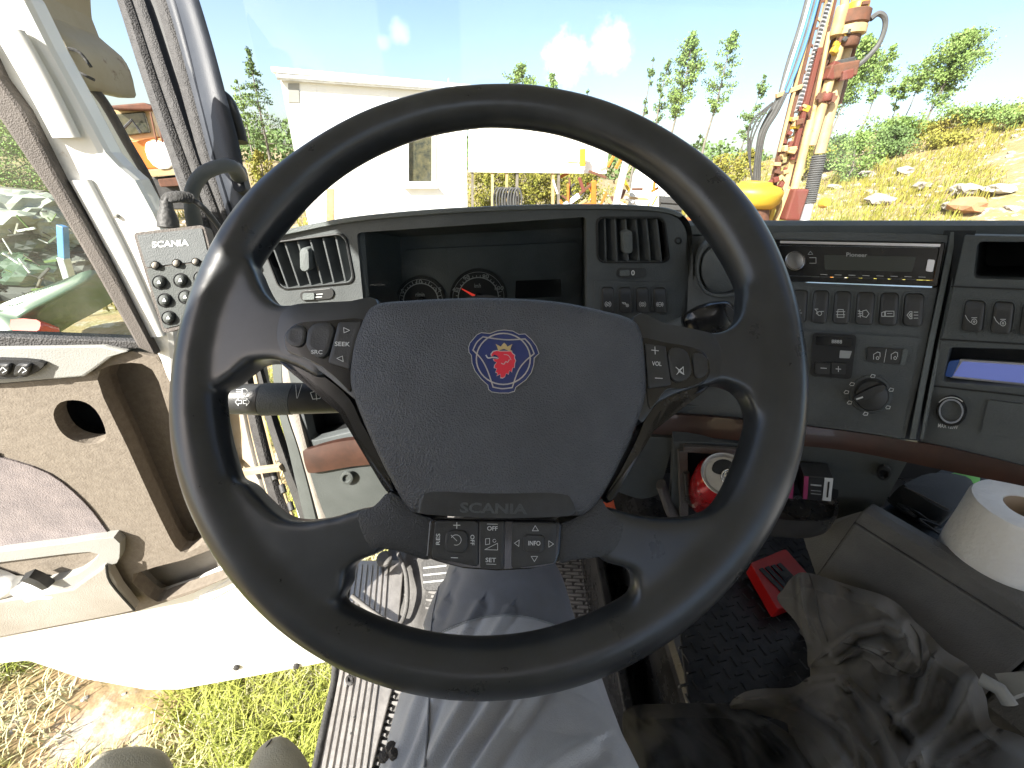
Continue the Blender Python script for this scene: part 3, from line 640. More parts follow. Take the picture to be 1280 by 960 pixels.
# radio
ra = MB(); ra.plate(PC, rr([(968, 300), (1181, 304), (1171, 358), (976, 351)], .05), [rr([(973, 306), (1175, 309), (1167, 351), (980, 345)], .05)], th=.02, off=.004)
radio = ra.build('radio', M['gloss'], da, bevel=.0008)
quadplate(PC, [(974, 307), (1174, 310), (1166, 350), (981, 344)], 'fascia', M['gloss'], radio, .01, .001, .05)
quadplate(PC, [(975, 301), (1176, 305), (1175, 308.5), (975, 304)], 'disc_slot_trim', M['silver'], radio, .004, .0052, .3, .0004)
quadplate(PC, [(1030, 318.5), (1145, 321), (1140, 340), (1031, 337)], 'display', M['lcd_off'], radio, .004, .0018, .08)
b = MB(); b.dome(PC, circ(994, 326, 13), [(1, .0), (1, .007), (.93, .009), (.85, .0086), (.8, .0092), (.3, .0086)]); b.build('volume_knob', M['knob_steel'], radio)
quadplate(PC, [(1160, 324), (1169, 325), (1166, 340), (1157, 339)], 'usb_port', M['silver'], radio, .003, .0032, .2, .0004)
b = MB(); text(b, PC, 'Pioneer', 1071, 318.5, 26, 5, 2, .0022, .012)
for i in range(8): b.ribbon(PC, [(1026 + i * 17.5, 343 + i * .45), (1034 + i * 17.5, 343.3 + i * .45)], .9, .0022)
b.ribbon(PC, [(1012, 322), (1020, 322), (1020, 329), (1012, 329)], .7, .0022); b.ribbon(PC, [(1010, 318), (1013, 314), (1016, 318), (1010, 318)], .6, .0022)
b.build('radio_print', M['print_dim'], radio)
for i in range(7):
    quadplate(PC, [(1024 + i * 18, 345 + i * .5), (1038 + i * 18, 345.4 + i * .5), (1037 + i * 18, 348.6 + i * .5), (1024 + i * 18, 348.2 + i * .5)], 'preset_button', M['switch'], radio, .002, .003, .3, .0003)
# switch row
b = MB(); b.plate(PC, rr([(985, 357), (1163, 363), (1150, 419), (985, 410)], .03), th=.003, off=.0018); b.build('switch_plate', M['dash'], da, bevel=.0006)
PCs = Plane(PC.p + PC.n * .002, PC.p + PC.n * .002 + PC.u, PC.p + PC.n * .002 + PC.v)
xs = [990, 1015.5, 1042, 1070, 1099.5, 1129.5, 1161]
for i, ic in enumerate(('diff', 'beacon', 'frame', 'lamp', 'truck', 'work')):
    a, c = xs[i], xs[i + 1] - 5; y = 361.5 + i * .9
    rocker(PCs, [(a + 1.5, y), (c, y + .6), (c - 3.5, y + 42), (a - 2, y + 41)], da, icons[ic])
# heater control plate
quadplate(PC, [(985, 413), (1150, 422), (1128, 538), (985, 520)], 'heater_panel', M['dash'], da, .003, .0024, .02)
t_ = quadplate(PC, [(1016, 416), (1071, 419), (1064, 474), (1013, 470)], 'tachograph_unit', M['dash_dark'], da, .006, .0060, .08)
quadplate(PC, [(1021, 420), (1066, 423), (1064, 434), (1020, 431)], 'unit_display', M['gloss'], t_, .002, .0072, .08)
for (x0, x1) in ((1019, 1038), (1039.5, 1058)): quadplate(PC, [(x0, 453), (x1, 454), (x1 - 1, 468), (x0, 467)], 'button', M['switch'], t_, .003, .0084, .12)
quadplate(PC, [(1050, 438), (1065, 439), (1062, 448), (1049, 447.5)], 'light_sensor', M['print_dim'], t_, .001, .0066, .1)
b = MB(); b.ribbon(PC, [(1026, 460), (1033, 460.4)], .9, .0088); b.ribbon(PC, [(1045, 461), (1051, 461.5)], .9, .0088); b.ribbon(PC, [(1048, 458), (1048, 464.5)], .9, .0088); text(b, PC, '8888', 1046, 427, 13, 4.5, 2, .0077); b.build('unit_print', M['print'], t_)
t_ = quadplate(PC, [(1085, 434), (1134, 437), (1130, 456), (1083, 452)], 'air_switch', M['switch'], da, .004, .0058, .1)
quadplate(PC, [(1129, 436), (1136, 437), (1131, 456.5), (1125, 456)], 'end_pad', M['dash_top'], t_, .003, .0070, .3)
b = MB(); b.ribbon(PC, [(1108, 436.5), (1105, 453)], .6, .0062)
for ox in (0, 22):
    b.ribbon(PC, [(1092 + ox, 449), (1092 + ox, 443), (1097 + ox, 440), (1100 + ox, 441), (1100 + ox, 446)], .8, .0062); b.ribbon(PC, [(1097 + ox + 2 * math.cos(a), 447.5 + 2 * math.sin(a)) for a in (0, 1.2, 2.4, 3.6, 4.8, 6.28)], .8, .0062)
b.build('switch_symbol', M['print'], t_)
kb = MB(); kb.dome(PC, circ(1089, 493, 27, 24, 32), [(1, .0), (1, .0045), (.96, .0052), (.8, .0052)]); kn = kb.build('fan_knob', M['dash'], da)
kb = MB(); kb.dome(PC, circ(1089, 492, 22, 20, 32), [(1, .004), (.97, .014), (.9, .0175), (.85, .018)]); kb.build('knob_body', M['switch'], kn)
kb = MB(); kb.dome(PC, smooth([(1068, 502), (1068, 495), (1095, 482), (1107, 481), (1106, 487), (1080, 500)], 2), [(1, .017), (1, .024), (.93, .026)]); kb.build('pointer_grip', M['switch'], kn)
kb = MB(); kb.ribbon(PC, [(1071, 499), (1078, 496.5)], 2, .0266)
for (x, y) in ((1091, 470), (1114, 487), (1110, 509), (1082, 517), (1062, 503), (1058, 490), (1065, 480)):
    kb.ribbon(PC, [(x - 3, y + 1), (x - 1, y - 2), (x + 3, y - 1), (x + 2, y + 2), (x - 2, y + 2)], .9, .0060)
kb.build('knob_print', M['print'], kn)
# groove strips between C and D
for xa, xb in ((1188, 1197), (1201, 1207)):
    rows = []
    for y, k in ((290, 0), (360, -14), (420, -27), (480, -39), (549, -52)):
        rows.append([PC.at(xa + k, y, .001), PC.at(xa + k + 1, y, .005), PC.at(xb + k - 1, y, .005), PC.at(xb + k, y, .001)])
    b = MB(); b.grid(rows, sm=False); b.build('corner_strip', M['dash_top'], da)
b = MB(); b.grid([[PC.at(1180, 288, -.003), PD.at(1220, 288, -.003)], [PC.at(1125, 549, -.003), PD.at(1160, 552, -.003)]], sm=False); b.build('corner_backing', M['dash_dark'], da)
# ---- right wing (plane D)
dface = [(1206, 294), (1420, 298), (1400, 620), (1270, 585), (1146, 556), (1160, 490), (1182, 400)]
cub = rr([(1222, 302), (1360, 303), (1350, 352), (1216, 348)], .15); cub2 = rr([(1188, 434), (1380, 440), (1370, 492), (1178, 477)], .1)
b = MB(); b.plate(PD, dface, [cub, cub2], th=.016); b.build('side_panel', M['dash'], da, bevel=.0015)
for cb, nm, dp in ((cub, 'open_cubby', .09), (cub2, 'display_recess', .02)):
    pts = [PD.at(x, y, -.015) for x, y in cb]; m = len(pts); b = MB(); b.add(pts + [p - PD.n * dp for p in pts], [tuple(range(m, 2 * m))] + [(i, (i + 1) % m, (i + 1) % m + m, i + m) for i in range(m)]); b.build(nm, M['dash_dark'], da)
for (x0) in (1205, 1241, 1277):
    rocker(PD, [(x0 + 2, 374 + (x0 - 1205) * .05), (x0 + 28, 376 + (x0 - 1205) * .05), (x0 + 23, 415 + (x0 - 1205) * .06), (x0 - 4, 413 + (x0 - 1205) * .06)], da, icons['seat'] if x0 < 1277 else None)
for seg in ([(1189, 358), (1290, 362)], [(1175, 424), (1290, 431)], [(1163, 482), (1290, 496)]):
    b = MB(); b.beam(PD.at(*seg[0], .0008), PD.at(*seg[1], .0008), .0012, .0012); b.build('panel_joint', M['dash_dark'], da)
quadplate(PD, [(1200, 449), (1330, 457), (1328, 487), (1187, 472)], 'clock_bezel', M['silver'], da, .004, -.007, .06, .0006)
quadplate(PD, [(1203, 452), (1328, 460), (1326, 484), (1191, 470)], 'clock_display', M['lcd'], da, .003, -.0062, .04, .0004)
quadplate(PD, [(1186, 452), (1200, 450), (1190, 472), (1181, 470)], 'display_end', M['lcd_blue'], da, .003, -.0055, .2, .0004)
b = MB(); b.dome(PD, circ(1189, 514, 19, 19, 32), [(1, -.001), (1, .003), (.92, .0045), (.80, .0045), (.76, -.012), (.2, -.012)]); so = b.build('power_socket', M['dash_dark'], da)
b = MB(); b.dome(PD, circ(1189, 514, 15.5, 15.5, 32), [(1, .0045), (1, .0062), (.86, .0062), (.84, -.006)], cap=False); b.build('socket_ring', M['chrome'], so)
b = MB(); b.ribbon(PD, [(1189 + 19.5 * math.cos(math.radians(a)), 514 + 17.5 * math.sin(math.radians(a))) for a in range(-140, -35, 12)], 1.2, .0052); text(b, PD, 'MAX 120W', 1185, 533, 25, 5, 6, .0012, .01); b.build('socket_print', M['print'], so)
quadplate(PD, [(1235, 500), (1345, 514), (1340, 560), (1226, 541)], 'blank_cover', M['dash'], da, .004, .003, .08, .001)
# ledge over the centre and right
def LP(x, y, d): return W(x, y, d)
tops = [(850, .535), (900, .52), (960, .50), (1050, .465), (1150, .43), (1250, .395), (1400, .36)]
rows = []
for dy, dd, up in ((297, .012, 0), (293, 0.0, 0), (282, -.004, 0), (277, .004, 0), (275.5, .014, 0)):
    rows.append([LP(x, dy, d + dd) for x, d in tops])
lst = rows[-1]; rows.append([p + V((.02, .12, -.03)) for p in lst]); rows.append([V((p.x * 1.15, 1.02, .82)) for p in lst])
b = MB(); b.grid(rows); b.build('dash_ledge', M['dash_top'], da)
# wood trim, right side
def strip(name, top, bot, m, par, th=.012, bulge=.006, prof=5):
    rows = []; T = cr(top, 5); B = cr(bot, 5)
    for a, c in zip(T, B):
        p, q = W(*a), W(*c); nn = (q - p).cross(V((1, 0, 0))).normalized()
        if nn.dot(EYE - p) < 0: nn = -nn
        rows.append([p - nn * th] + [p + (q - p) * (k / prof) + nn * bulge * math.sin(math.pi * (.08 + .84 * k / prof)) for k in range(prof + 1)] + [q - nn * th])
    b = MB(); b.grid(rows); return b.build(name, m, par)
strip('wood_trim', [(790, 518, .58), (860, 519, .56), (950, 527, .50), (1050, 538, .468), (1130, 550, .438), (1200, 563, .408), (1290, 585, .375), (1400, 612, .35)],
      [(785, 541, .585), (860, 545, .565), (950, 553, .505), (1050, 562, .473), (1130, 577, .443), (1200, 592, .413), (1290, 610, .380), (1400, 640, .35)], M['wood'], da, bulge=.003)
# lower panels, right
strip('knee_panel', [(940, 552, .52), (1050, 562, .485), (1134, 577, .455)], [(940, 660, .66), (1040, 650, .62), (1104, 632, .57)], M['dash_low'], da, th=.02, bulge=.0)
KP = P3((1105, 590, .478), (1125, 592, .470), (1100, 610, .51)); screw(KP, 1105, 592, 9, da)
strip('knee_panel', [(742, 543, .60), (800, 545, .59), (842, 547, .575)], [(740, 600, .64), (795, 622, .66), (822, 618, .65)], M['dash'], da, th=.02, bulge=.004)
OP = P3((790, 580, .61), (820, 580, .605), (790, 610, .63)); screw(OP, 795, 554, 6, da)
# open tray above the trim (seen through right gap) and ashtray drawer with can
TP = P3((800, 500, .585), (930, 500, .53), (860, 520, .575))
b = MB(); b.plate(TP, [(780, 440), (985, 440), (985, 530), (780, 524)], [rr([(838, 484), (920, 484), (922, 506), (842, 508)], .25)], th=.02, off=.0); b.build('tray_face', M['dash'], da, bevel=.0015)
b = MB(); pts = [TP.at(x, y, -.015) for x, y in rr([(834, 480), (924, 480), (926, 510), (838, 512)], .2)]; m = len(pts); b.add(pts + [p - TP.n * .04 for p in pts], [tuple(range(m, 2 * m))] + [(i, (i + 1) % m, (i + 1) % m + m, i + m) for i in range(m)]); b.build('tray_well', M['gloss'], da)
# dash lower left (seen through left gap)
EL = P3((400, 470, .60), (470, 470, .585), (430, 560, .66))
b = MB(); b.plate(EL, [(352, 430), (520, 430), (520, 560), (386, 572), (372, 520)], [rr([(377, 505), (452, 494), (470, 532), (388, 552)], .12)], th=.02); b.build('lower_dash_face', M['dash'], da, bevel=.0015)
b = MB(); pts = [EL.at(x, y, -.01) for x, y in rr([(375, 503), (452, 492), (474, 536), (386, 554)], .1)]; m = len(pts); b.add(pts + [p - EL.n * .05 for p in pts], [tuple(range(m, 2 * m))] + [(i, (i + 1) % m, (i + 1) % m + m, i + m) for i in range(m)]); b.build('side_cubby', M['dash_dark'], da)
strip('wood_trim', [(379, 565, .645), (384, 562, .64), (430, 551, .625), (500, 545, .61)], [(384, 588, .655), (392, 591, .65), (440, 583, .64), (500, 577, .625)], M['wood'], da, bulge=.003)
strip('knee_panel', [(386, 585, .66), (440, 580, .65), (520, 572, .64)], [(415, 665, .74), (460, 665, .74), (520, 655, .73)], M['dash_low'], da, th=.02, bulge=.004)
screw(P3((430, 598, .655), (450, 596, .65), (432, 620, .68)), 433, 598, 8, da, 'dash_low')
strip('side_moulding', [(371, 430, .60), (371, 500, .63), (384, 560, .66), (396, 610, .70), (412, 660, .75)], [(352, 430, .60), (356, 500, .63), (374, 560, .66), (388, 610, .70), (402, 662, .75)], M['trim_grey'], da, th=.01, bulge=.003)
strip('side_moulding', [(352, 430, .61), (354, 500, .64), (372, 560, .67), (386, 612, .71), (398, 662, .76)], [(338, 430, .62), (345, 500, .65), (360, 560, .68), (372, 612, .72), (384, 662, .77)], M['dash_low'], da, th=.01, bulge=.002)
# key in the ignition glimpsed behind the spoke
b = MB(); b.tube([W(370, 462, .50), W(384, 470, .50)], .007, 10); b.tube([W(384, 470, .50), W(396, 480, .49)], .004, 8); tag(b.build('ignition_key', M['chrome']), 'small bright metal key in its lock behind the left spoke', 'key')

# ---- dash lower body and toe board
b = MB(); b.add([V((-.42, .80, .86)), V((1.5, .80, .86)), V((1.5, .95, .0)), V((-.42, .95, .0))], [(0, 1, 2, 3)]); b.build('toe_board', M['dash_dark'], da)

# ================================================================ ASHTRAY DRAWER + CAN
DP = PN(WZ(905, 600, .60), (0, -.25, 1))
dr = thing('cup_holder', DP.at(900, 640), 'open black pull-out cup holder drawer below the wood trim, holding the red can', 'cup holder')
DF = P3((850, 570, .56), (945, 570, .53), (880, 640, .60))
b = MB(); b.plate(DF, [(842, 552), (965, 556), (960, 660), (838, 640)], [rr([(852, 560), (940, 563), (940, 652), (856, 646)], .06)], th=.03, off=0); b.build('drawer_frame', M['dash'], dr, bevel=.001)
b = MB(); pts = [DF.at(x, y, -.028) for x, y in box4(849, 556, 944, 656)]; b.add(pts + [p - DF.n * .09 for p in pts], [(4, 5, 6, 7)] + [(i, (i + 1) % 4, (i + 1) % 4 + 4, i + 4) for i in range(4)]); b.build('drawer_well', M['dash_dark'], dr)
b = MB(); b.beam(DF.at(853, 562, .008), DF.at(855, 650, .008), .006, .012); b.beam(DF.at(854, 560, .008), DF.at(935, 565, .008), .006, .010); b.build('holder_arm', M['frame_grey'], dr, bevel=.001)
b = MB(); b.tube([DF.at(*p) for p in cr([(858, 590, .012), (861, 620, .014), (866, 630, .014), (885, 634, .014), (915, 634, .014)], 5)], .0045, 8); b.build('clip', M['vinyl'], dr)
b = MB(); b.beam(DF.at(866, 629, .020), DF.at(882, 632, .020), .006, .012); b.build('bright_clip', M['alu'], dr, bevel=.001)
b = MB(); b.plate(DF, rr([(878, 636), (936, 640), (932, 652), (880, 650)], .3), th=.02, off=.012); b.build('drawer_front', M['dash'], dr, bevel=.002)
b = MB(); b.tube([W(*p) for p in cr([(826, 605, .60), (836, 632, .61), (846, 652, .61)], 4)], [.012] * 9, 10, ell=((0, 0, 1), .6)); b.build('side_lever', M['frame_grey'], dr)
# can
CT = W(907, 593, .500); ax = (V((.10, -.20, 1.0))).normalized()
ax = (ax + (EYE - CT).normalized() * 1.3).normalized()
can = thing('drink_can', CT - ax * .115, 'open red drink can with its ring pull up, standing in the cup holder', 'can')
RC = .0330
b = MB(); b.lathe(CT, ax, [(.024, -.115), (.028, -.112), (RC, -.104), (RC, -.022), (RC - .001, -.016), (.0285, -.004), (.0275, -.001)], 36, cap=False); b.build('can_body', M['can_red'], can)
b = MB(); b.lathe(CT, ax, [(.0275, -.0012), (.0285, .0008), (.0275, .0018), (.0262, .0010), (.0245, -.0050), (.0232, -.0052), (.0225, -.0035), (.004, -.0032)], 36, cap0=False); b.build('can_lid', M['alu'], can)
CPn = PN(CT + ax * -.0025, ax)
b = MB(); b.dome(CPn, smooth([(890, 588), (893, 578), (903, 574), (914, 577), (917, 586), (910, 591), (899, 593)], 3), [(1, -.0004), (.9, 0)]); b.build('can_opening', M['dash_dark'], can)
b = MB(); cpx = [(903, 591), (909, 587), (915, 590), (918, 598), (917, 604), (911, 606), (905, 603), (902, 597)]; b.tube([CPn.at(x, y, .0016) for x, y in smooth(cpx, 3)], .0011, 8, closed=True); b.tube([CPn.at(x, y, .0018) for x, y in circ(909, 593, 3.4, 3.4, 14)], .0009, 6, closed=True); b.build('ring_pull', M['chrome'], can)

# cup tray with two small packs
GP = PN(W(1005, 640, .535), (0, 0, 1))
tr = thing('side_tray', GP.at(1005, 650), 'small black shelf with rounded front right of the wheel rim', 'shelf')
b = MB(); b.dome(GP, smooth([(930, 622), (975, 620), (1040, 624), (1047, 640), (1040, 652), (1010, 655), (970, 652), (935, 650)], 3), [(.85, -.035), (.97, -.028), (1, -.018), (1, -.004), (.98, 0), (.9, 0), (.88, -.006), (.5, -.006)]); b.build('shelf_body', M['vinyl'], tr)
b = MB(); b.plate(P3((960, 590, .555), (1050, 590, .535), (1000, 620, .57)), rr([(975, 585), (1045, 585), (1050, 628), (970, 628)], .3), th=.01); b.build('shelf_back', M['dash_dark'], tr, bevel=.003)
CP2 = P3((1010, 610, .515), (1040, 612, .508), (1022, 628, .530))
pk = thing('sweet_packet', CP2.at(1022, 625), 'small pink and black packet with white end on the shelf by the wheel rim', 'packet')
b = MB(); b.plate(CP2, [(1005, 595), (1042, 598), (1039, 627), (1003, 624)], th=.022); b.build('pack_body', M['switch'], pk, bevel=.0006)
b = MB(); b.plate(CP2, [(1005.5, 595.5), (1011, 596), (1009, 624), (1003.6, 623.6)], th=.0006, off=.0007); b.build('pink_band', M['pink'], pk)
b = MB(); b.plate(CP2, [(1031, 597.5), (1041.6, 598.3), (1038.6, 626.6), (1028, 625.5)], th=.0006, off=.0007); b.build('white_band', M['print'], pk)
b = MB(); b.ribbon(CP2, [(1036, 603), (1034, 621)], 2.2, .0012); b.build('print', M['dash_dark'], pk)
b = MB(); b.ribbon(CP2, [(1014, 606), (1026, 607)], 2, .001); b.ribbon(CP2, [(1014, 613), (1026, 614)], .8, .001); b.ribbon(CP2, [(1014, 617), (1026, 618)], .8, .001); b.build('print', M['print_dim'], pk)
CP3 = P3((985, 610, .53), (1000, 611, .527), (988, 628, .545))
b = MB(); b.plate(CP3, [(984, 600), (993, 600), (991, 624), (982, 622)], th=.02); tag(b.build('sweet_packet', M['pink'], bevel=.0006), 'pink packet half hidden by the right edge of the wheel rim', 'packet')
# ================================================================ CAB SHELL
def quad(name, pts, m, kind='structure', th=0):
    b = MB(); b.add([V(p) for p in pts], [tuple(range(len(pts)))]); return b.build(name, m, kind=kind)
def slab(name, c, size, m):
    b = MB(); b.box(c, size); return b.build(name, m, bevel=.004, kind='structure')
XL = -.62      # outer left wall plane of the cab
slab('cab_floor', (.735, .30, -.03), (2.17, 2.3, .06), M['mat_grey']); slab('cab_floor', (-.49, -.62, -.03), (.28, .8, .06), M['mat_grey'])
slab('cab_roof', (.0, .02, 1.84), (1.25, 2.1, .06), M['headliner']); slab('cab_roof', (1.58, .02, 1.84), (.45, 2.1, .06), M['headliner']); slab('cab_roof', (.99, -.51, 1.84), (.73, 1.04, .06), M['headliner']); slab('cab_roof', (.99, .93, 1.84), (.73, .28, .06), M['headliner'])  # unseen roof, with an added hatch opening to let in more sky light
slab('cab_rear_wall', (.6, -1.04, .50), (2.4, .05, 1.0), M['headliner']); slab('cab_rear_wall', (.6, -1.04, 1.74), (2.4, .05, .16), M['headliner']); slab('cab_rear_wall', (-.50, -1.04, 1.33), (.2, .05, .66), M['headliner']); slab('cab_rear_wall', (1.72, -1.04, 1.33), (.16, .05, .66), M['headliner'])  # unseen rear wall, its window opening added to brighten the cab
slab('cab_side_wall', (XL, -.62, .9), (.05, .84, 1.84), M['headliner']); slab('added_shade_rail', (XL, .38, 1.68), (.05, 1.3, .3), M['headliner'])  # unseen rail added and side wall lengthened to keep sun off the wheel
slab('cab_side_wall', (1.82, -.55, .9), (.05, .9, 1.84), M['headliner'])
slab('cab_side_wall', (1.82, .45, .4), (.05, 1.2, .8), M['headliner'])
slab('cab_side_wall', (1.82, .50, 1.68), (.05, 1.2, .3), M['headliner'])
slab('windscreen_header', (.6, 1.04, 1.70), (2.4, .10, .24), M['headliner'])
slab('cab_front_wall', (.6, 1.10, .40), (2.4, .05, .86), M['white_paint'])
b = MB(); b.add([V((-.56, 1.07, .80)), V((1.80, 1.07, .80)), V((1.80, 1.02, 1.62)), V((-.56, 1.02, 1.62))], [(0, 1, 2, 3)])
tag(b.build('windscreen', M['windscreen']), 'wide clear windscreen above the dashboard, lightly dusty', 'windscreen')
# front left pillar made of trims and seals
pil = thing('windscreen_pillar', W(270, 250, .80), '', '', kind='structure')
def vstrip(name, rows_px, m, par, th=.012, prof=None):
    """long strip: each row = (y, x_left, x_right, depth); cross profile heights"""
    prof = prof or (0, .6, 1, .6, 0); R = []
    rp = cr([(a, b_, c, d) for a, b_, c, d in rows_px], 5)
    for (y, x0, x1, d) in rp:
        q = len(prof) - 1; row = []
        for k, h in enumerate(prof):
            x = x0 + (x1 - x0) * k / q; p = W(x, y, d); row.append(p + (EYE - p).normalized() * th * h)
        R.append(row)
    b = MB(); b.grid(R); return b.build(name, m, par)
vstrip('door_seal', [(-30, 134, 150, .78), (0, 146, 163, .78), (100, 178, 196, .79), (200, 213, 232, .80), (260, 236, 254, .81), (330, 262, 282, .83)], M['seal'], pil)
vstrip('seal_lip', [(-30, 149, 166, .785), (0, 163, 180, .785), (100, 196, 213, .795), (200, 231, 247, .805), (260, 253, 270, .815), (330, 281, 296, .83)], M['seal'], pil, .008)
vstrip('pillar_groove', [(-30, 164, 186, .80), (0, 178, 201, .80), (100, 211, 232, .81), (200, 245, 262, .82), (290, 276, 292, .84)], M['dash_dark'], pil, .004)
vstrip('stitched_seal', [(-30, 180, 194, .79), (0, 194, 208, .79), (100, 222, 237, .80), (200, 250, 264, .81), (290, 280, 292, .83)], M['seal'], pil, .006)
vstrip('pillar_rib', [(-30, 193, 210, .79), (0, 207, 223, .79), (100, 236, 249, .80), (200, 262, 274, .81), (290, 290, 300, .83)], M['pillar'], pil, .008)
vstrip('pillar_trim', [(-30, 205, 238, .78), (0, 219, 249, .78), (60, 236, 267, .785), (120, 250, 283, .79), (180, 265, 299, .80), (240, 280, 310, .82), (300, 296, 326, .84)], M['pillar'], pil, .02, (0, .5, .85, 1, .95, .8, .3))
vstrip('pillar_back', [(-30, 140, 236, .83), (0, 152, 247, .83), (120, 188, 281, .84), (240, 226, 306, .86), (330, 262, 330, .88)], M['dash_dark'], pil, .0)
b = MB(); b.tube([W(*p) for p in cr([(277, 120, .80), (286, 130, .80), (297, 160, .81), (301, 178, .815)], 4)], .013, 10); b.build('pillar_sensor', M['dash_dark'], pil)
gh = thing('grab_handle', W(270, 220, .72), 'black curved grab handle on the left windscreen pillar above the handset', 'grab handle')
b = MB(); b.tube([W(*p) for p in cr([(246, 292, .72), (240, 262, .70), (240, 240, .69), (252, 219, .685), (272, 209, .69), (290, 208, .71), (299, 222, .75)], 6)], .0135, 14, ell=((0, 0, 1), .8)); b.build('grip', M['dash'], gh)
b = MB(); b.plate(P3((280, 210, .75), (305, 210, .75), (290, 240, .75)), rr([(283, 196), (298, 200), (308, 240), (292, 240)], .4), th=.02); b.build('handle_foot', M['dash_dark'], gh, bevel=.003)

# door jamb seen through the left gap of the wheel
jb = thing('door_jamb', W(330, 560, .80), '', '', kind='structure')
vstrip('jamb_panel', [(400, 225, 318, .80), (450, 232, 322, .80), (520, 250, 330, .82), (600, 275, 352, .86), (680, 300, 380, .92), (760, 330, 404, 1.0)], M['body_tan'], jb, .004)
vstrip('jamb_seal', [(420, 292, 309, .77), (480, 302, 318, .78), (540, 314, 332, .80), (600, 330, 348, .83), (670, 350, 372, .87), (740, 374, 392, .92)], M['seal'], jb, .014)
vstrip('jamb_bright_edge', [(420, 286, 293, .78), (480, 294, 302, .79), (540, 303, 313, .81), (600, 318, 328, .84), (670, 340, 350, .88)], M['trim_grey'], jb, .006)
vstrip('jamb_sill_strip', [(410, 314, 326, .755), (470, 326, 336, .76), (540, 344, 352, .78), (620, 366, 374, .82), (700, 388, 396, .87)], M['white_paint'], jb, .005)
vstrip('black_rail', [(410, 302, 316, .745), (470, 322, 332, .75), (520, 331, 347, .76), (580, 350, 368, .78), (640, 372, 392, .82), (700, 392, 410, .86)], M['rubber'], jb, .016)
b = MB(); b.beam(W(288, 592, .79), W(352, 584, .77), .010, .012); b.build('door_check_strap', M['body_tan'], jb, bevel=.001)
for (x, y, d) in ((292, 575, .83), (341, 590, .82), (352, 606, .83), (362, 628, .84)):
    b = MB(); b.tube([W(x, y, d), W(x + 3, y + 10, d - .005)], .006, 8); b.build('jamb_bolt', M['rubber'], jb)

# ================================================================ OPEN DOOR
DH = V((-.45, .66, 0)); DE = V((-.966, -.259, 0)); DN = V((.259, -.966, 0)).normalized()
D = PN(DH, DN)
door = thing('driver_door', DH, 'white driver door swung wide open on the left, beige trim and window inside', 'truck door')
def dpl(name, poly, m, off=0., th=.02, holes=(), k=0, bevel=.002):
    b = MB(); b.plate(D, smooth(poly, k) if k else poly, holes, th=th, off=off); return b.build(name, m, door, bevel=bevel)
# outer white shell
dpl('door_skin', [(-420, 460), (0, 445), (190, 450), (300, 560), (380, 740), (330, 760), (180, 800), (0, 810), (-420, 830)], M['white_paint'], -.085, .02, bevel=.006)
dpl('lower_skin', [(-420, 858), (0, 786), (172, 752), (240, 730), (296, 704), (330, 660), (360, 670), (395, 740), (417, 826), (330, 843), (225, 862), (180, 862), (100, 848), (35, 826), (-120, 842), (-420, 900)], M['white_paint'], -.034, .02, bevel=.006)
b = MB(); e1 = D.at(425, 640, -.03)
chan = rr([(112, 470), (186, 446), (270, 672), (222, 690)], .2); chan = smooth([(122, 474), (150, 455), (190, 462), (212, 520), (240, 590), (268, 668), (250, 682), (226, 690), (204, 655), (160, 560)], 3)
hole = smooth([(67, 518), (76, 503), (100, 501), (119, 512), (131, 535), (130, 550), (112, 555), (90, 550), (75, 538)], 3)
pocket = smooth([(166, 718), (230, 700), (262, 688), (296, 684), (292, 716), (262, 730), (210, 748), (196, 752), (176, 738)], 2)
trimp = [(-420, 500), (0, 480), (100, 471), (118, 463), (140, 445), (165, 439), (195, 447), (215, 470), (262, 540), (330, 668), (296, 716), (240, 742), (172, 764), (0, 797), (-420, 880)]
dpl('door_trim', trimp, M['trim_beige'], 0, .032, [chan, hole, pocket], bevel=.004)
def recess(name, poly, depth, m, m2=None, sc=1.02, par=None):
    pts = [D.at(x, y, -.028) for x, y in poly]; c = sum(pts, V()) / len(pts); pts = [c + (p - c) * sc for p in pts]; m_ = len(pts)
    b = MB(); b.add(pts + [c + (p - c) * .93 - D.n * depth for p in pts], [tuple(range(m_, 2 * m_))] + [(i, (i + 1) % m_, (i + 1) % m_ + m_, i + m_) for i in range(m_)]); return b.build(name, m, par or door)
recess('pull_channel', chan, .045, M['trim_beige']); recess('lock_cup', hole, .05, M['dash_dark']); recess('lower_pocket', pocket, .04, M['trim_grey'])
dpl('window_ledge', [(-420, 455), (0, 435), (130, 433), (160, 440), (140, 446), (118, 462), (105, 471), (0, 480), (-420, 505)], M['ledge'], .012, .03, bevel=.004)
sw_ = dpl('window_switches', smooth([(-60, 452), (0, 449), (48, 452), (54, 458), (34, 471), (0, 474), (-60, 476)], 2), M['dash_dark'], .020, .008, bevel=.002)
for i in range(3):
    b = MB(); x = -30 + i * 25; b.dome(D, rr([(x, 455), (x + 20, 454.5), (x + 15, 469), (x - 4, 470)], .3), [(1, .018), (1, .024), (.85, .026)]); b.build('switch', M['switch'], sw_)
    b = MB(); b.ribbon(D, [(x + 3, 465), (x + 8, 459), (x + 13, 463), (x + 8, 466)], 1, .0265); b.build('switch_symbol', M['print'], sw_)
dpl('window_rubber', [(-420, 430), (0, 421), (172, 427), (178, 436), (0, 434), (-420, 452)], M['seal'], .004, .03)
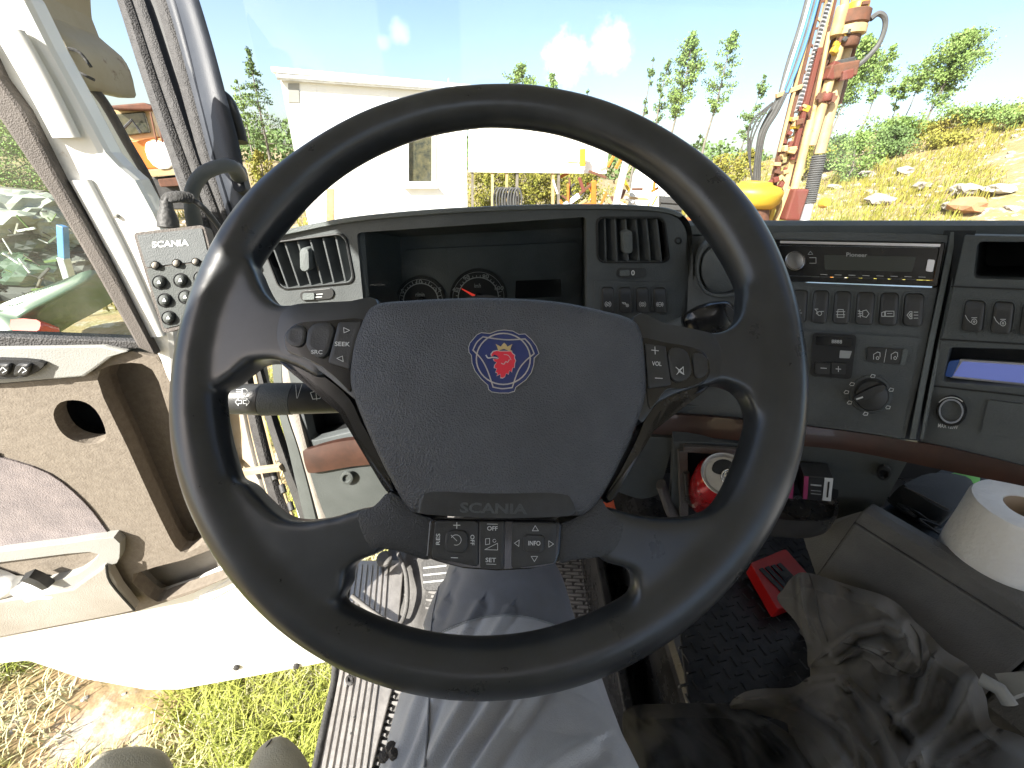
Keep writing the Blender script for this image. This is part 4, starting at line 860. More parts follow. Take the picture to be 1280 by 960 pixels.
# fabric map pocket with its rim
dpl('carpet_panel', smooth([(-420, 565), (-40, 566), (0, 572), (60, 592), (105, 628), (133, 664), (138, 674), (60, 684), (0, 692), (-420, 740)], 3), M['carpet'], .0035, .006)
dpl('map_pocket_rim', smooth([(-420, 742), (-60, 700), (0, 690), (80, 680), (142, 672), (150, 690), (146, 704), (134, 708), (100, 736), (0, 756), (-420, 820), (-420, 800), (0, 740), (60, 728), (96, 718), (118, 700), (112, 690), (0, 703), (-420, 756)], 2), M['ledge'], .02, .026, bevel=.004)
dpl('map_pocket_front', [(-420, 812), (0, 752), (90, 737), (130, 708), (136, 712), (148, 734), (170, 762), (140, 770), (0, 797), (-420, 870)], M['trim_grey'], .030, .02, bevel=.004)
b = MB(); b.tube([D.at(*p) for p in cr([(133, 706, .030), (138, 728, .031), (168, 763, .031)], 4)], .0022, 6); b.build('pocket_joint', M['dash_dark'], door)
# window frame and flange
dpl('window_frame', [(-60, 0), (-30, 36), (0, 98), (30, 138), (73, 222), (133, 326), (196, 446), (172, 436), (112, 330), (62, 244), (0, 152), (-60, 70)], M['frame_grey'], .020, .03, bevel=.005)
dpl('door_flange', [(-60, -60), (22, -20), (62, 60), (90, 110), (133, 190), (150, 208), (170, 225), (192, 265), (208, 300), (222, 470), (250, 560), (205, 470), (196, 446), (133, 326), (73, 222), (30, 138), (0, 98), (-60, 10)], M['white_paint'], .004, .045, bevel=.012)
b = MB(); b.tube([D.at(*p) for p in cr([(12, 40, .010), (52, 110, .012), (84, 172, .010)], 4)], [.016] * 9, 12, ell=((.26, -.97, 0), .5)); b.build('flange_rib', M['white_paint'], door)
b = MB(); b.tube([D.at(*p) for p in cr([(100, 225, .006), (150, 320, .006), (196, 420, .006)], 4)], [.013] * 9, 12, ell=((.26, -.97, 0), .4)); b.build('flange_rib', M['white_paint'], door)
for (x, y) in ((113, 240), (145, 270), (153, 315), (232, 520)):
    b = MB(); b.dome(D, circ(x, y, 2.6, 2.6, 10), [(1, .003), (1, .0075), (.6, .009)]); b.build('rivet', M['ledge'], door)
b = MB(); b.add([D.at(x, y, -.01) for x, y in ((-420, -300), (0, 60), (190, 440), (-420, 440))], [(0, 1, 2, 3)]); b.build('window_glass', M['door_glass'], door)
for (x, y) in ((295, 836), (370, 834)):
    b = MB(); b.dome(D, circ(x, y, 4, 2.6, 12), [(1, -.034), (1, -.028), (.6, -.026)]); b.build('drain_plug', M['seal'], door)
dpl('skin_crease', [(240, 752), (292, 722), (318, 716), (300, 732), (262, 752)], M['white_paint'], -.030, .012, bevel=.004)
# mirror arm and corner fairing beyond the door edge
mi = thing('door_mirror', D.at(100, 120, -.12), 'dirty cream mirror housing beyond the open door edge, top left', 'mirror')
MP = PN(D.at(100, 120, -.10), DN)
b = MB(); b.dome(MP, smooth([(36, -40), (60, 20), (84, 62), (88, 72), (88, 106), (118, 113), (118, 100), (110, 72), (96, 50), (72, 30), (50, 6), (44, -40)], 2), [(.96, -.12), (1, -.10), (1, -.01), (.93, .012), (.7, .02)]); b.build('mirror_housing', M['cream_dirty'], mi)
for pth in ([(84, 60), (100, 66), (114, 84)], [(78, 78), (98, 90), (118, 100)], [(60, 22), (66, 38), (64, 54)]):
    b = MB(); b.tube([MP.at(x, y, .018) for x, y in cr(pth, 4)], .0022, 6); b.build('housing_joint', M['rubber'], mi)
fp = thing('corner_fairing', D.at(150, 180, -.15), 'white speckled corner fairing with brown edge between mirror and door frame', 'body panel')
b = MB(); b.plate(PN(D.at(150, 180, -.13), DN), [(76, 98), (118, 112), (134, 134), (160, 180), (184, 222), (206, 278), (208, 300), (170, 250)], th=.01); b.build('fairing_panel', M['white_paint'], fp, bevel=.003)
b = MB(); FQ = PN(D.at(150, 180, -.13), DN); b.tube([FQ.at(x, y, .004) for x, y in cr([(118, 112), (134, 134), (160, 180), (184, 222), (206, 278)], 4)], .0065, 8); b.build('fairing_edge', M['frame_grey'], fp)

# bag in the door pocket
b = MB(); rnd = random.Random(4)
bg_ = thing('plastic_bag', D.at(20, 730, .03), 'crumpled white plastic bag stuffed in the door pocket', 'bag')
for (x0, y0, rx, ry, seed) in ((-30, 726, 62, 22, 1), (52, 730, 38, 12, 2)):
    pts = [(x0 + rx * math.cos(a) * (1 + .12 * math.sin(3 * a + seed)), y0 + ry * math.sin(a) * (1 + .15 * math.cos(4 * a))) for a in (2 * math.pi * i / 40 for i in range(40))]
    b = MB(); b.dome(D, pts, [(1, .0), (.98, .012), (.9, .020), (.8, .024), (.65, .028), (.5, .030), (.3, .032), (.12, .033)])
    for v in b.v:
        n_ = noise.noise(v * 38) ; v += D.n * n_ * .010 + V((noise.noise(v * 60), 0, noise.noise(v * 60 + V((3, 1, 2))))) * .004
    b.build('bag_fold', M['pocket_white'], bg_)
b = MB(); b.dome(D, [(32, 716), (44, 711), (56, 716), (70, 726), (62, 729), (48, 722)], [(1, .018), (.9, .036), (.4, .038)]); b.build('dark_flap', M['switch'], bg_)

# ================================================================ REMOTE HANDSET
RM = P3((175, 300, .52), (240, 295, .535), (205, 400, .545))
re_ = thing('handset', RM.at(205, 410), 'grey handset with round buttons and white lettering hanging left of the wheel', 'remote control')
hb = [(166, 291), (255, 281), (286, 395), (204, 417)]
b = MB(); b.plate(RM, rr(hb, .06), th=.024); b.build('handset_body', M['frame_grey'], re_, bevel=.003)
b = MB(); b.plate(RM, rr([(171, 294), (252, 285), (262, 325), (183, 334)], .04), th=.002, off=.0012); b.build('handset_label', M['dash'], re_, bevel=.0006)
b = MB(); b.plate(RM, rr([(183, 336), (262, 327), (280, 393), (205, 411)], .04), th=.002, off=.0012); b.build('keypad', M['dash_low'], re_, bevel=.0006)
b = MB(); text(b, RM, 'SCANIA', 213, 304.5, 46, 8, -3, .0018, .03); b.build('lettering', M['print'], re_)
for (x, y, r) in ((193.5, 331.5, 5.5), (220, 329, 5.5), (244, 327, 5), (198.5, 352.5, 9), (225, 350, 9), (250, 347, 9), (205, 375, 9), (231, 371, 9), (256, 368, 9), (210, 397, 9), (237, 392, 9)):
    b = MB(); b.dome(RM, circ(x, y, r, r, 20), [(1, .001), (1, .003), (.9, .0036), (.82, .0025)]); k_ = b.build('key_ring', M['dash_dark'], re_)
    b = MB(); b.dome(RM, circ(x, y, r * .76, r * .76, 20), [(1, .002), (1, .005), (.85, .0066), (.4, .0075)]); kk = b.build('button', M['dash_low' if r > 6 else 'trim_grey'], re_)
    if r > 6: b = MB(); b.ribbon(RM, [(x - 2, y + 1.5), (x, y - 2), (x + 2, y + 1.5), (x - 2, y + 1.5)], .8, .0080); b.build('key_symbol', M['print'], kk)
b = MB(); b.tube([RM.at(211, 285, -.01), RM.at(210, 273, -.01), RM.at(209, 262, -.01)], [.012, .0115, .008], 14); b.tube([RM.at(209, 263, -.01), RM.at(208, 252, -.01)], [.0075, .0065], 12); b.build('cable_plug', M['rubber'], re_)
hel = cr([(208, 254, .535), (210, 248, .535), (222, 246, .54), (236, 248, .55), (252, 258, .56), (268, 276, .58), (285, 300, .60)], 8)
b = MB(); b.tube([W(*p) for p in hel], .0038, 8)
pts = []
for i in range(120):
    t = i / 119 * 26; k = int(t); f_ = t - k; p = W(*[hel[k][c] * (1 - f_) + hel[min(k + 1, len(hel) - 1)][c] * f_ for c in range(3)]); a = i * .75; pts.append(p + (CR @ V((math.cos(a), math.sin(a), 0))) * .006 * (1 if t < 25 else .5))
b.tube(pts, .0022, 6); b.build('cable', M['rubber'], re_)

# ================================================================ SILL STEP, MATS, PEDALS
def ZP(z): return PN((0, 0, z), (0, 0, 1))
F0 = ZP(0.0)
def fz(px, py, z=0.0): return WZ(px, py, z)
sl = thing('sill_tread', fz(430, 900, .02), 'ribbed aluminium door sill tread with a round screw, beside the grey floor mat', 'sill')
SZ = ZP(.03)
edge = [(424, 820), (418, 850), (408, 900), (391, 990)]
b = MB(); b.plate(SZ, [(440, 700), (505, 700), (496, 800), (490, 860), (472, 930), (458, 990), (391, 990), (408, 900), (418, 850), (426, 790)], th=.03, off=-.002); b.build('sill_base', M['alu'], sl, bevel=.002)
for i in range(7):
    x0, x1 = 429 + i * 7.4, 396 + i * 8.8
    b = MB(); b.plate(SZ, [(x0 + 14 - i, 705), (x0 + 18 - i, 705), (x0 + 4.6, 815), (x1 + 5.6, 990), (x1, 990), (x0, 815)] if 1 else [(x0 + 4.6, 815), (x1 + 5.6, 990), (x1, 990)], th=.004, off=.003); b.build('rib', M['alu'], sl, bevel=.001)
b = MB(); b.tube([SZ.at(x, y, 0) for x, y in cr([(440, 700), (430, 760), (421, 800), (418, 848), (407, 900), (388, 990)], 4)], .008, 8); b.build('edge_seal', M['rubber'], sl)
b = MB(); b.dome(SZ, circ(437, 850, 5.5, 6.5, 16), [(1, .002), (1, .006), (.8, .008), (.45, .008), (.4, .004)]); b.build('screw', M['seal'], sl)
for (x, y) in ((443, 897), (439, 917)): b = MB(); b.dome(SZ, circ(x, y, 1.6, 1.8, 8), [(1, .003), (.7, .005)]); b.build('rivet', M['rubber'], sl)
# grey ribbed mat
fm = thing('ribbed_floor_mat', fz(640, 800, .004), 'grey rubber floor mat with short staggered ribs under the driver leg', 'floor mat')
b = MB(); b.plate(ZP(.012), [(517, 676), (753, 676), (788, 990), (452, 990), (500, 830), (516, 740)], th=.01); b.build('mat_base', M['mat_grey'], fm, bevel=.003)
b = MB(); zz = .012
x = -.42
while x < .30:
    y = .02
    row = 0
    while y < 1.05:
        ox = (row % 2) * .024
        p = V((x + ox, y, zz)); q = PX(p)
        if 630 < q[1] < 1000 and 500 - max(0, q[1] - 780) * .3 < q[0] < 752 + max(0, q[1] - 700) * .10: b.box((p.x, p.y, zz + .003), (.041, .0050, .008), taper=.9)
        y += .0115; row += 1
    x += .048
b.build('mat_ribs', M['mat_rib'], fm, kind='stuff')
b = MB(); b.tube([fz(x, y, .014) for x, y in ((515, 676), (518, 740), (507, 800), (478, 900), (455, 990))], .006, 6); b.build('mat_rim', M['mat_grey'], fm); b = MB(); b.tube([fz(x, y, .014) for x, y in ((753, 676), (768, 800), (790, 990))], .006, 6); b.build('mat_rim', M['mat_grey'], fm)
# wrinkled liner and foot rest left of the mat
fl = thing('foot_well_liner', fz(470, 740, .0), 'worn grey embossed rubber liner left of the ribbed mat, seen through the lower wheel gap', 'liner')
rows = []
for j in range(18):
    rows.append([V((-.36 + i * .013, .50 + j * .03, .02 + .012 * noise.noise(V((i * .35, j * .4, 1))) + (.02 if 4 < i < 12 and 3 < j < 14 and (i + j) % 3 == 0 else 0) * .35 + max(0, j - 12) * .02)) for i in range(18)])
b = MB(); b.grid(rows); b.build('liner_sheet', M['mat_grey'], fl, subd=1)
b = MB(); b.tube([fz(x, y, .05) for x, y in cr([(497, 690), (508, 720), (508, 760), (496, 782), (470, 768), (440, 745)], 5)], .006, 8); b.build('liner_rim', M['mat_grey'], fl)
b = MB(); b.lathe(fz(481, 700, .05), (0, -.2, 1), [(.022, 0), (.022, .012), (.014, .018), (.012, .018)], 20); b.build('liner_knob', M['mat_grey'], fl)
pd = thing('clutch_pedal', fz(540, 722, .06), 'dark rubber pedal pad with pale ribs behind the lower left spoke', 'pedal')
PPd = PN(fz(540, 722, .08), (0, -.5, 1))
b = MB(); b.plate(PPd, rr([(526, 700), (562, 700), (562, 738), (529, 738)], .15), th=.015); b.build('pedal_pad', M['rubber'], pd, bevel=.003)
for y in (708, 717, 726): b = MB(); b.plate(PPd, [(529, y + 1), (558, y - 2), (558, y), (529, y + 3)], th=.002, off=.003); b.build('rib', M['print_dim'], pd)
# engine tunnel with black tread mat
tun = MB(); TZ = .34
tun.box((.86, .20, TZ / 2), (1.10, 2.0, TZ)); tn = tun.build('engine_tunnel', M['vinyl'], bevel=.05, seg=5, kind='structure')
tm = thing('tread_plate_mat', (.50, .45, TZ + .003), 'glossy black tread plate pattern rubber mat right of the wheel', 'floor mat')
T1 = ZP(TZ + .008)
b = MB(); b.plate(T1, [(846, 760), (865, 700), (900, 640), (985, 640), (1080, 720), (1180, 860), (1180, 990), (878, 990), (858, 860)], th=.007); b.build('mat_base', M['mat_black'], tm, bevel=.003)
for k_ in range(1):
    b = MB(); n_ = 0
    for i in range(26):
        for j in range(40):
            x, y = .30 + i * .020, .0 + j * .020
            ang = 0 if (i + j) % 2 else math.pi / 2
            p = V((x, y, T1.p.z)); q = PX(p)
            if not (850 < q[0] < 1120 and 640 < q[1] < 960): continue
            R = Matrix.Rotation(ang + .25, 3, 'Z'); b.box((p.x, p.y, p.z + .001), (.019, .0032, .0045), R, taper=.75)
    b.build('tread_pattern', M['mat_black'], tm, kind='stuff')
b = MB(); b.box((.245, .35, .10), (.02, 1.4, .2)); b.box((.265, .35, .05), (.02, 1.4, .1)); b.build('tunnel_side_strip', M['vinyl'], bevel=.004, kind='structure')
# ================================================================ PERSON (right leg)
pe = thing('person', V((0, .1, .5)), 'person seated behind the wheel, only a leg in grey work trousers in view', 'person')
# centreline: (px, py, depth, radius)
LEGC = [(655, 1500, .17, .100), (648, 1200, .25, .106), (640, 1050, .315, .108), (634, 960, .365, .104), (631, 890, .41, .099), (629, 830, .455, .094), (628, 780, .50, .088), (628, 740, .545, .080), (627, 715, .59, .073), (626, 700, .65, .066), (626, 695, .73, .060), (624, 692, .82, .055), (622, 690, .92, .048), (621, 690, .99, .045), (620, 684, 1.03, .046)]
cl = cr(LEGC, 42); rows = []; NS = 300
ANG = [(-.30 + (math.pi + .60) * k / 260) for k in range(261)] + [(math.pi + .30) + (math.pi - .60) * k / 39 for k in range(1, 39)] ; NS = len(ANG)
cen = [W(x, y, d) for x, y, d, r in cl]
LF = [([(534, 862), (528, 869), (497, 950), (480, 1000)], 4.5, .0065), ([(545, 850), (541, 872), (509, 956), (498, 990)], 4, .006), ([(592, 840), (581, 875), (548, 935), (528, 985)], 6, .0085), ([(632, 845), (619, 877), (575, 938), (545, 985)], 6.5, .010), ([(672, 850), (658, 875), (612, 942), (588, 985)], 7, .009), ([(735, 932), (684, 962), (660, 985)], 8, .006), ([(598, 756), (590, 770), (575, 800), (560, 830)], 4.5, .0055), ([(636, 762), (628, 775), (610, 806)], 4.5, .005), ([(556, 752), (548, 768), (534, 795)], 4, .004), ([(565, 720), (556, 740), (546, 765)], 4, .003), ([(548, 728), (540, 755), (532, 780)], 3.5, .004)]
LF = [(cr(p_, 3), w_ * 1.35, h_) for p_, w_, h_ in LF]
LB = [(min(q[0] for q in p_) - 6 * w_, max(q[0] for q in p_) + 6 * w_, min(q[1] for q in p_) - 6 * w_, max(q[1] for q in p_) + 6 * w_) for p_, w_, h_ in LF]
def legfold(x, y):
    if not (700 < y < 1010): return 0
    h = 0
    for (pl_, w_, hh), (bx0, bx1, by0, by1) in zip(LF, LB):
        if not (bx0 < x < bx1 and by0 < y < by1): continue
        best = 1e9; sg = 1
        for (ax_, ay), (bx_, by) in zip(pl_[:-1], pl_[1:]):
            dx, dy = bx_ - ax_, by - ay; t = max(0, min(1, ((x - ax_) * dx + (y - ay) * dy) / (dx * dx + dy * dy))); dd = math.hypot(x - ax_ - t * dx, y - ay - t * dy)
            if dd < best: best = dd; sg = 1 if (dx * (y - ay) - dy * (x - ax_)) < 0 else -1
        if best < 6 * w_: h += hh * (math.exp(-(best / w_) ** 2) - .75 * math.exp(-((best * sg - 1.7 * w_) / (1.1 * w_)) ** 2))
    return h * .62
for i, (x, y, d, r) in enumerate(cl):
    t = (cen[min(i + 1, len(cen) - 1)] - cen[max(i - 1, 0)]).normalized()
    s_ = V((1, 0, 0)); s_ = (s_ - t * s_.dot(t)).normalized(); u_ = s_.cross(t)
    if u_.z < 0: u_ = -u_
    row = []
    for k in range(NS):
        a = ANG[k]; rr0 = r
        p = cen[i] + s_ * math.cos(a) * rr0 * (1.04 + .05 * (y > 850)) + u_ * math.sin(a) * rr0 * .92
        # diagonal pull folds on the left side of the thigh, radiating from the hip
        q = PX(p) if (EYE - p).length > .2 and y < 1300 else (600, 1400)
        L = (math.cos(a) < .35)
        u1 = (q[0] - 470) * .80 + (q[1] - 960) * .46
        wgt = max(0, min(1, (620 - q[0] + (q[1] - 800) * .35) / 150)) * max(0, min(1, (q[1] - 700) / 60))
        fold = legfold(q[0], q[1]) if math.sin(a) > -.3 and y < 1900 else 0
        fold += noise.noise(p * 14) * .004 + noise.noise(p * 40) * .0008
        row.append(p + (p - cen[i]).normalized() * fold)
    rows.append(row)
legm = MB(); legm.grid(rows, closed=True)
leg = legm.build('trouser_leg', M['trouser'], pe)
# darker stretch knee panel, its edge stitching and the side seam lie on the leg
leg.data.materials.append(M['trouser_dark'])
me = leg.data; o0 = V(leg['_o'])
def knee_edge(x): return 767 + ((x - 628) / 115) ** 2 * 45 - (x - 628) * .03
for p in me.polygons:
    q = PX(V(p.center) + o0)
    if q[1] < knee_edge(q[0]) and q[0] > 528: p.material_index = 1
from mathutils.bvhtree import BVHTree
bvh = BVHTree.FromPolygons([v for v in legm.v], legm.f)
def onleg(px, py, off=.0012):
    r = ray(px, py).normalized(); h = bvh.ray_cast(EYE, r)
    return None if h[0] is None else h[0] - r * off
def seam(px, w, m, nm, dash=False):
    b = MB(); ps = [onleg(*p) for p in cr(px, 14)]; ps = [p for p in ps if p]
    if dash:
        for i in range(0, len(ps) - 1, 2): b.tube([ps[i], ps[i + 1]], w, 5)
    else: b.tube(ps, w, 6)
    b.build(nm, m, leg)
ke = [(x, knee_edge(x)) for x in range(538, 728, 10)]
seam(ke, .0009, M['trouser_dark'], 'panel_seam'); seam([(x, y + 2.5) for x, y in ke], .0010, M['thread'], 'stitching', True)
seam([(554, 712), (547, 740), (541, 768), (538, 800), (537, 860), (534, 920), (531, 958)], .0010, M['trouser_dark'], 'side_seam')
b = MB(); A_ = cen[-1]
for (c, s_) in (((A_ + V((0, .10, -.10))), (.09, .27, .08)),): b.dome(PN(c + V((0, -.02, 0)), (0, 0, 1)), [PX(c + V((s_[0] / 2 * math.cos(a) * (1.1 if math.sin(a) > 0 else .9), s_[1] / 2 * math.sin(a) - .02, 0))) for a in (2 * math.pi * i / 24 for i in range(24))], [(1, -.06), (1.02, -.04), (.98, 0), (.85, .03), (.5, .05)])
b.build('boot', M['boot'], pe)
b = MB()
for i, (x, y) in enumerate(((483, 945), (487, 938), (480, 950), (489, 948))):
    p = onleg(x, y, .004) or W(x, y, .42); b.lathe(p, (rnd.random(), rnd.random(), 1), [(.002, 0), (.0045, .002), (.0045, .005), (.002, .006)], 10)
b.build('key_ring', M['bark_brown'] if 'bark_brown' in M else M['frame_grey'], pe)
# ================================================================ SEAT
se = thing('driver_seat', V((-.3, 0, .5)), 'olive leather edges of the driver seat poking in at the bottom left over the grass', 'seat')
def lump(name, px, d, m, sx, hh, par):
    pts = smooth(px, 4); pl = PN(W(px[0][0], px[0][1] + 20, d), (EYE - W(px[0][0], px[0][1], d)))
    b = MB(); b.dome(pl, pts, [(.9, -.06), (.98, -.03), (1, -.01), (.985, .004), (.93, .014), (.8, .022), (.5, .028)]); return b.build(name, m, par), pl
lump('seat_bolster', [(95, 990), (112, 952), (134, 938), (168, 932), (196, 935), (210, 944), (222, 968), (240, 1010), (240, 1120), (90, 1120)], .36, M['olive'], 1, 1, se)
o_, pl_ = lump('armrest', [(305, 990), (312, 955), (326, 932), (345, 920), (360, 923), (376, 938), (390, 964), (402, 1010), (402, 1120), (300, 1120)], .40, M['olive'], 1, 1, se)
b = MB(); b.tube([pl_.at(x, y, .0165) for x, y in cr([(340, 924), (332, 936), (327, 955), (325, 990)], 4)], .0009, 6); b.build('stitch_line', M['frame_grey'], o_)
b = MB(); b.box((-.05, -.42, .40), (.50, .42, .14)); b.build('seat_cushion', M['olive'], se, bevel=.04, seg=4)
b = MB(); b.box((-.05, -.68, .85), (.50, .12, .85)); b.build('backrest', M['olive'], se, bevel=.05, seg=4)
b = MB(); b.box((-.05, -.42, .17), (.36, .36, .34)); b.build('seat_base', M['rubber'], se, bevel=.02)

# ================================================================ SOFT THINGS ON THE RIGHT
def cloth(name, outline, depths, m, lab, cat, folds, amp=.012, th=.03, res=46, par=None):
    """fabric heap: outline in px, depth field from control points, fold ridges (polylines with width, height)"""
    xs = [p[0] for p in outline]; ys = [p[1] for p in outline]; x0, x1, y0, y1 = min(xs), max(xs), min(ys), max(ys)
    poly = smooth(outline, 4); n = len(poly)
    def inside(x, y):
        c = False; j = n - 1
        for i in range(n):
            if (poly[i][1] > y) != (poly[j][1] > y) and x < (poly[j][0] - poly[i][0]) * (y - poly[i][1]) / (poly[j][1] - poly[i][1]) + poly[i][0]: c = not c
            j = i
        return c
    def edge(x, y):
        best = 1e9
        for i in range(n):
            ax_, ay = poly[i - 1]; bx_, by = poly[i]; dx, dy = bx_ - ax_, by - ay; L = dx * dx + dy * dy or 1; t = max(0, min(1, ((x - ax_) * dx + (y - ay) * dy) / L)); best = min(best, math.hypot(x - ax_ - t * dx, y - ay - t * dy))
        return best
    def dep(x, y):
        s = 0; ws = 0
        for (a, c, d) in depths: w_ = 1 / ((x - a) ** 2 + (y - c) ** 2 + 60) ** 1.2; s += w_ * d; ws += w_
        return s / ws
    def fold(x, y):
        h = 0
        for (pl_, w_, hh) in folds:
            best = 1e9; sgn = 1
            for (ax_, ay), (bx_, by) in zip(pl_[:-1], pl_[1:]):
                dx, dy = bx_ - ax_, by - ay; L = dx * dx + dy * dy; t = max(0, min(1, ((x - ax_) * dx + (y - ay) * dy) / L)); dd = math.hypot(x - ax_ - t * dx, y - ay - t * dy)
                if dd < best: best = dd; sgn = 1 if (dx * (y - ay) - dy * (x - ax_)) > 0 else -1
            u = best / w_
            h += hh * (math.exp(-u * u) - (.55 * math.exp(-((best * sgn - 1.6 * w_) / w_) ** 2)))
        return h
    # polar grid from the centroid keeps a clean edge
    cx = sum(p[0] for p in poly) / n; cy_ = sum(p[1] for p in poly) / n
    rows = []; R_ = res
    for k in range(R_ + 1):
        s = 1 - k / R_
        row = []
        for (x, y) in poly2:
            X, Y = cx + (x - cx) * s, cy_ + (y - cy_) * s; e = edge(X, Y); d = dep(X, Y) - min(.02, .0011 * e) ; p3 = V((X, Y, 0)) * .02
            aa = X * .62 + Y * .78; bb = -X * .78 + Y * .62; wv_ = 14 * noise.noise(V((X * .012, Y * .012, 3)))
            rg1 = 1 - 2.2 * abs(noise.noise(V((aa * .012, (bb + wv_) * .040, 1.3)))); rg2 = 1 - 2.2 * abs(noise.noise(V((aa * .03, (bb + wv_) * .085, 5.1))))
            d -= fold(X, Y) + min(1, e / 14) * amp * (.50 * rg1 + .16 * rg2) + amp * .3 * noise.noise(p3 * 1.1)
            row.append(W(X, Y, d))
        rows.append(row)
    return rows
def make_cloth(name, outline, depths, m, folds, amp=.012, th=.035, res=46, seg=7):
    global poly2
    poly2 = smooth(outline, seg)
    rows = cloth(name, outline, depths, m, '', '', folds, amp, th, res)
    b = MB(); edge_back = [p + (p - EYE).normalized() * th for p in rows[0]]
    rows.insert(0, edge_back)
    b.grid(rows, closed=True)
    return b
JD = [(980, 745, .555), (1010, 725, .56), (1060, 740, .535), (1110, 760, .50), (1150, 780, .47), (1010, 830, .56), (1060, 800, .505), (1100, 830, .46), (1180, 820, .43), (1230, 870, .39), (990, 865, .54), (940, 880, .50), (1050, 880, .46), (1120, 900, .41), (960, 950, .42), (1040, 960, .39), (1150, 960, .35), (1300, 980, .31), (1200, 1020, .31)]
def up_(k): return [(a, c, d - k) for a, c, d in JD]
jo = thing('jacket', W(1080, 880, .47), 'crumpled dark grey-brown work jacket with sleeve, lying right of the wheel across the storage box', 'jacket')
# body of the jacket
body = make_cloth('b', [(1010, 800), (1040, 770), (1110, 760), (1150, 782), (1180, 812), (1215, 836), (1232, 870), (1242, 905), (1290, 930), (1330, 1010), (1180, 1040), (1060, 1040), (1000, 960), (985, 890), (1012, 850)], JD, M['jacket'], [([(1165, 830), (1150, 880), (1090, 930)], 7, .012), ([(1215, 850), (1190, 900), (1130, 960)], 9, .014), ([(1240, 920), (1190, 950), (1150, 1000)], 9, .012), ([(1110, 880), (1150, 930), (1160, 1000)], 6, .012), ([(1060, 900), (1100, 940), (1110, 1000)], 7, .010)], amp=.007, res=110, seg=12)
body.build('jacket_body', M['jacket'], jo)
# sleeve with its cuff
slv = make_cloth('s', [(972, 750), (980, 735), (992, 720), (1010, 716), (1060, 731), (1110, 747), (1140, 772), (1160, 806), (1158, 842), (1130, 846), (1100, 840), (1085, 826), (1062, 822), (1045, 832), (1020, 834), (1010, 832), (1008, 806), (995, 778)], up_(.022), M['jacket'], [([(1000, 722), (1004, 760), (1014, 800)], 4, .006), ([(1040, 812), (1070, 790), (1105, 782), (1124, 790)], 6, .012), ([(1050, 828), (1078, 806), (1100, 812)], 5, .010), ([(1120, 842), (1138, 815), (1128, 780)], 6, .007), ([(1075, 745), (1110, 765), (1130, 800)], 9, .006)], amp=.005, res=110, seg=12)
slv.build('sleeve', M['jacket'], jo)
# flap folded over toward the seat
flp = make_cloth('f', [(912, 884), (925, 868), (950, 861), (990, 859), (1012, 846), (1040, 838), (1062, 840), (1075, 856), (1100, 880), (1125, 915), (1145, 960), (1155, 1030), (1080, 1040), (1050, 980), (1020, 935), (985, 905), (945, 892)], up_(.018), M['jacket'], [([(930, 872), (990, 868), (1050, 896), (1090, 950), (1105, 1010)], 8, .010), ([(1015, 850), (1045, 846), (1060, 860)], 4, .009), ([(1010, 880), (1060, 915), (1085, 985)], 6, .008), ([(1068, 862), (1105, 910), (1130, 985)], 6, .008)], amp=.005, res=110, seg=12)
flp.build('front_flap', M['jacket'], jo)
ja = slv
jbv = BVHTree.FromPolygons(ja.v, ja.f)
def onj(px, py, off=.0012):
    r = ray(px, py).normalized(); h = jbv.ray_cast(EYE, r); return W(px, py, .45) if h[0] is None else h[0] - r * off
for pth in ([(1012, 718), (1019, 740), (1022, 765), (1034, 802)], [(1052, 803), (1090, 815), (1120, 836), (1142, 843), (1152, 830), (1150, 800), (1138, 780)]):
    b = MB(); b.tube([onj(*p) for p in cr(pth, 10)], .0010, 5); b.build('stitched_seam', M['box_grey'], jo)
GO = [(786, 884), (830, 880), (880, 879), (920, 882), (960, 900), (1000, 930), (1040, 990), (1040, 1060), (800, 1060), (790, 960), (778, 910)]
ga = make_cloth('dark_garment', GO, [(790, 890, .50), (900, 885, .50), (830, 960, .42), (960, 920, .46), (1030, 1000, .38), (900, 1040, .36)], M['black_cloth'], [([(895, 882), (925, 920), (945, 985)], 10, .012), ([(960, 905), (1000, 950), (1030, 1010)], 9, .012)], amp=.010, res=60, seg=10)
tag(ga.build('dark_garment', M['black_cloth']), 'smooth black folded garment beside the grey trouser leg at the bottom edge', 'clothes')
# red case
RPn = PN(WZ(975, 725, .395), (-.06, -.12, 1))
rc = thing('tool_case', RPn.at(975, 730, -.03), 'flat red plastic tool case with black ribs and lettering, partly under the jacket', 'case')
rq = [(930, 695), (975, 684), (1020, 728), (985, 772)]
b = MB(); b.plate(RPn, rr([(938, 704), (982, 686), (1030, 740), (972, 762)], .06), th=.032); b.build('case_body', M['red_case'], rc, bevel=.003)
b = MB()
for i in range(4): b.plate(RPn, [(949 + i * 7.5, 711 + -i * 2), (953 + i * 7.5, 709 - i * 2), (992 + i * 7.5, 748 - i * 2), (988 + i * 7.5, 751 - i * 2)], th=.004, off=.003)
b.build('case_rib', M['switch'], rc, bevel=.0006)
quadplate(RPn, [(973, 716), (981, 712), (1004, 738), (995, 742)], 'case_badge', M['switch'], rc, .003, .003, .2)
b = MB(); text(b, RPn, 'JBC', 988.5, 727, 20, 6, 48, .0034, .012); b.build('case_lettering', M['frame_grey'], rc)
# orange strip seen between pad and lower right spoke
b = MB(); b.plate(P3((750, 610, .80), (770, 640, .82), (745, 640, .82)), smooth([(752, 596), (760, 608), (772, 645), (760, 650), (744, 640), (746, 610)], 2), th=.01); tag(b.build('warning_triangle', M['orange_plastic'], bevel=.001), 'sliver of orange plastic between the centre pad and lower right spoke', 'plastic part')

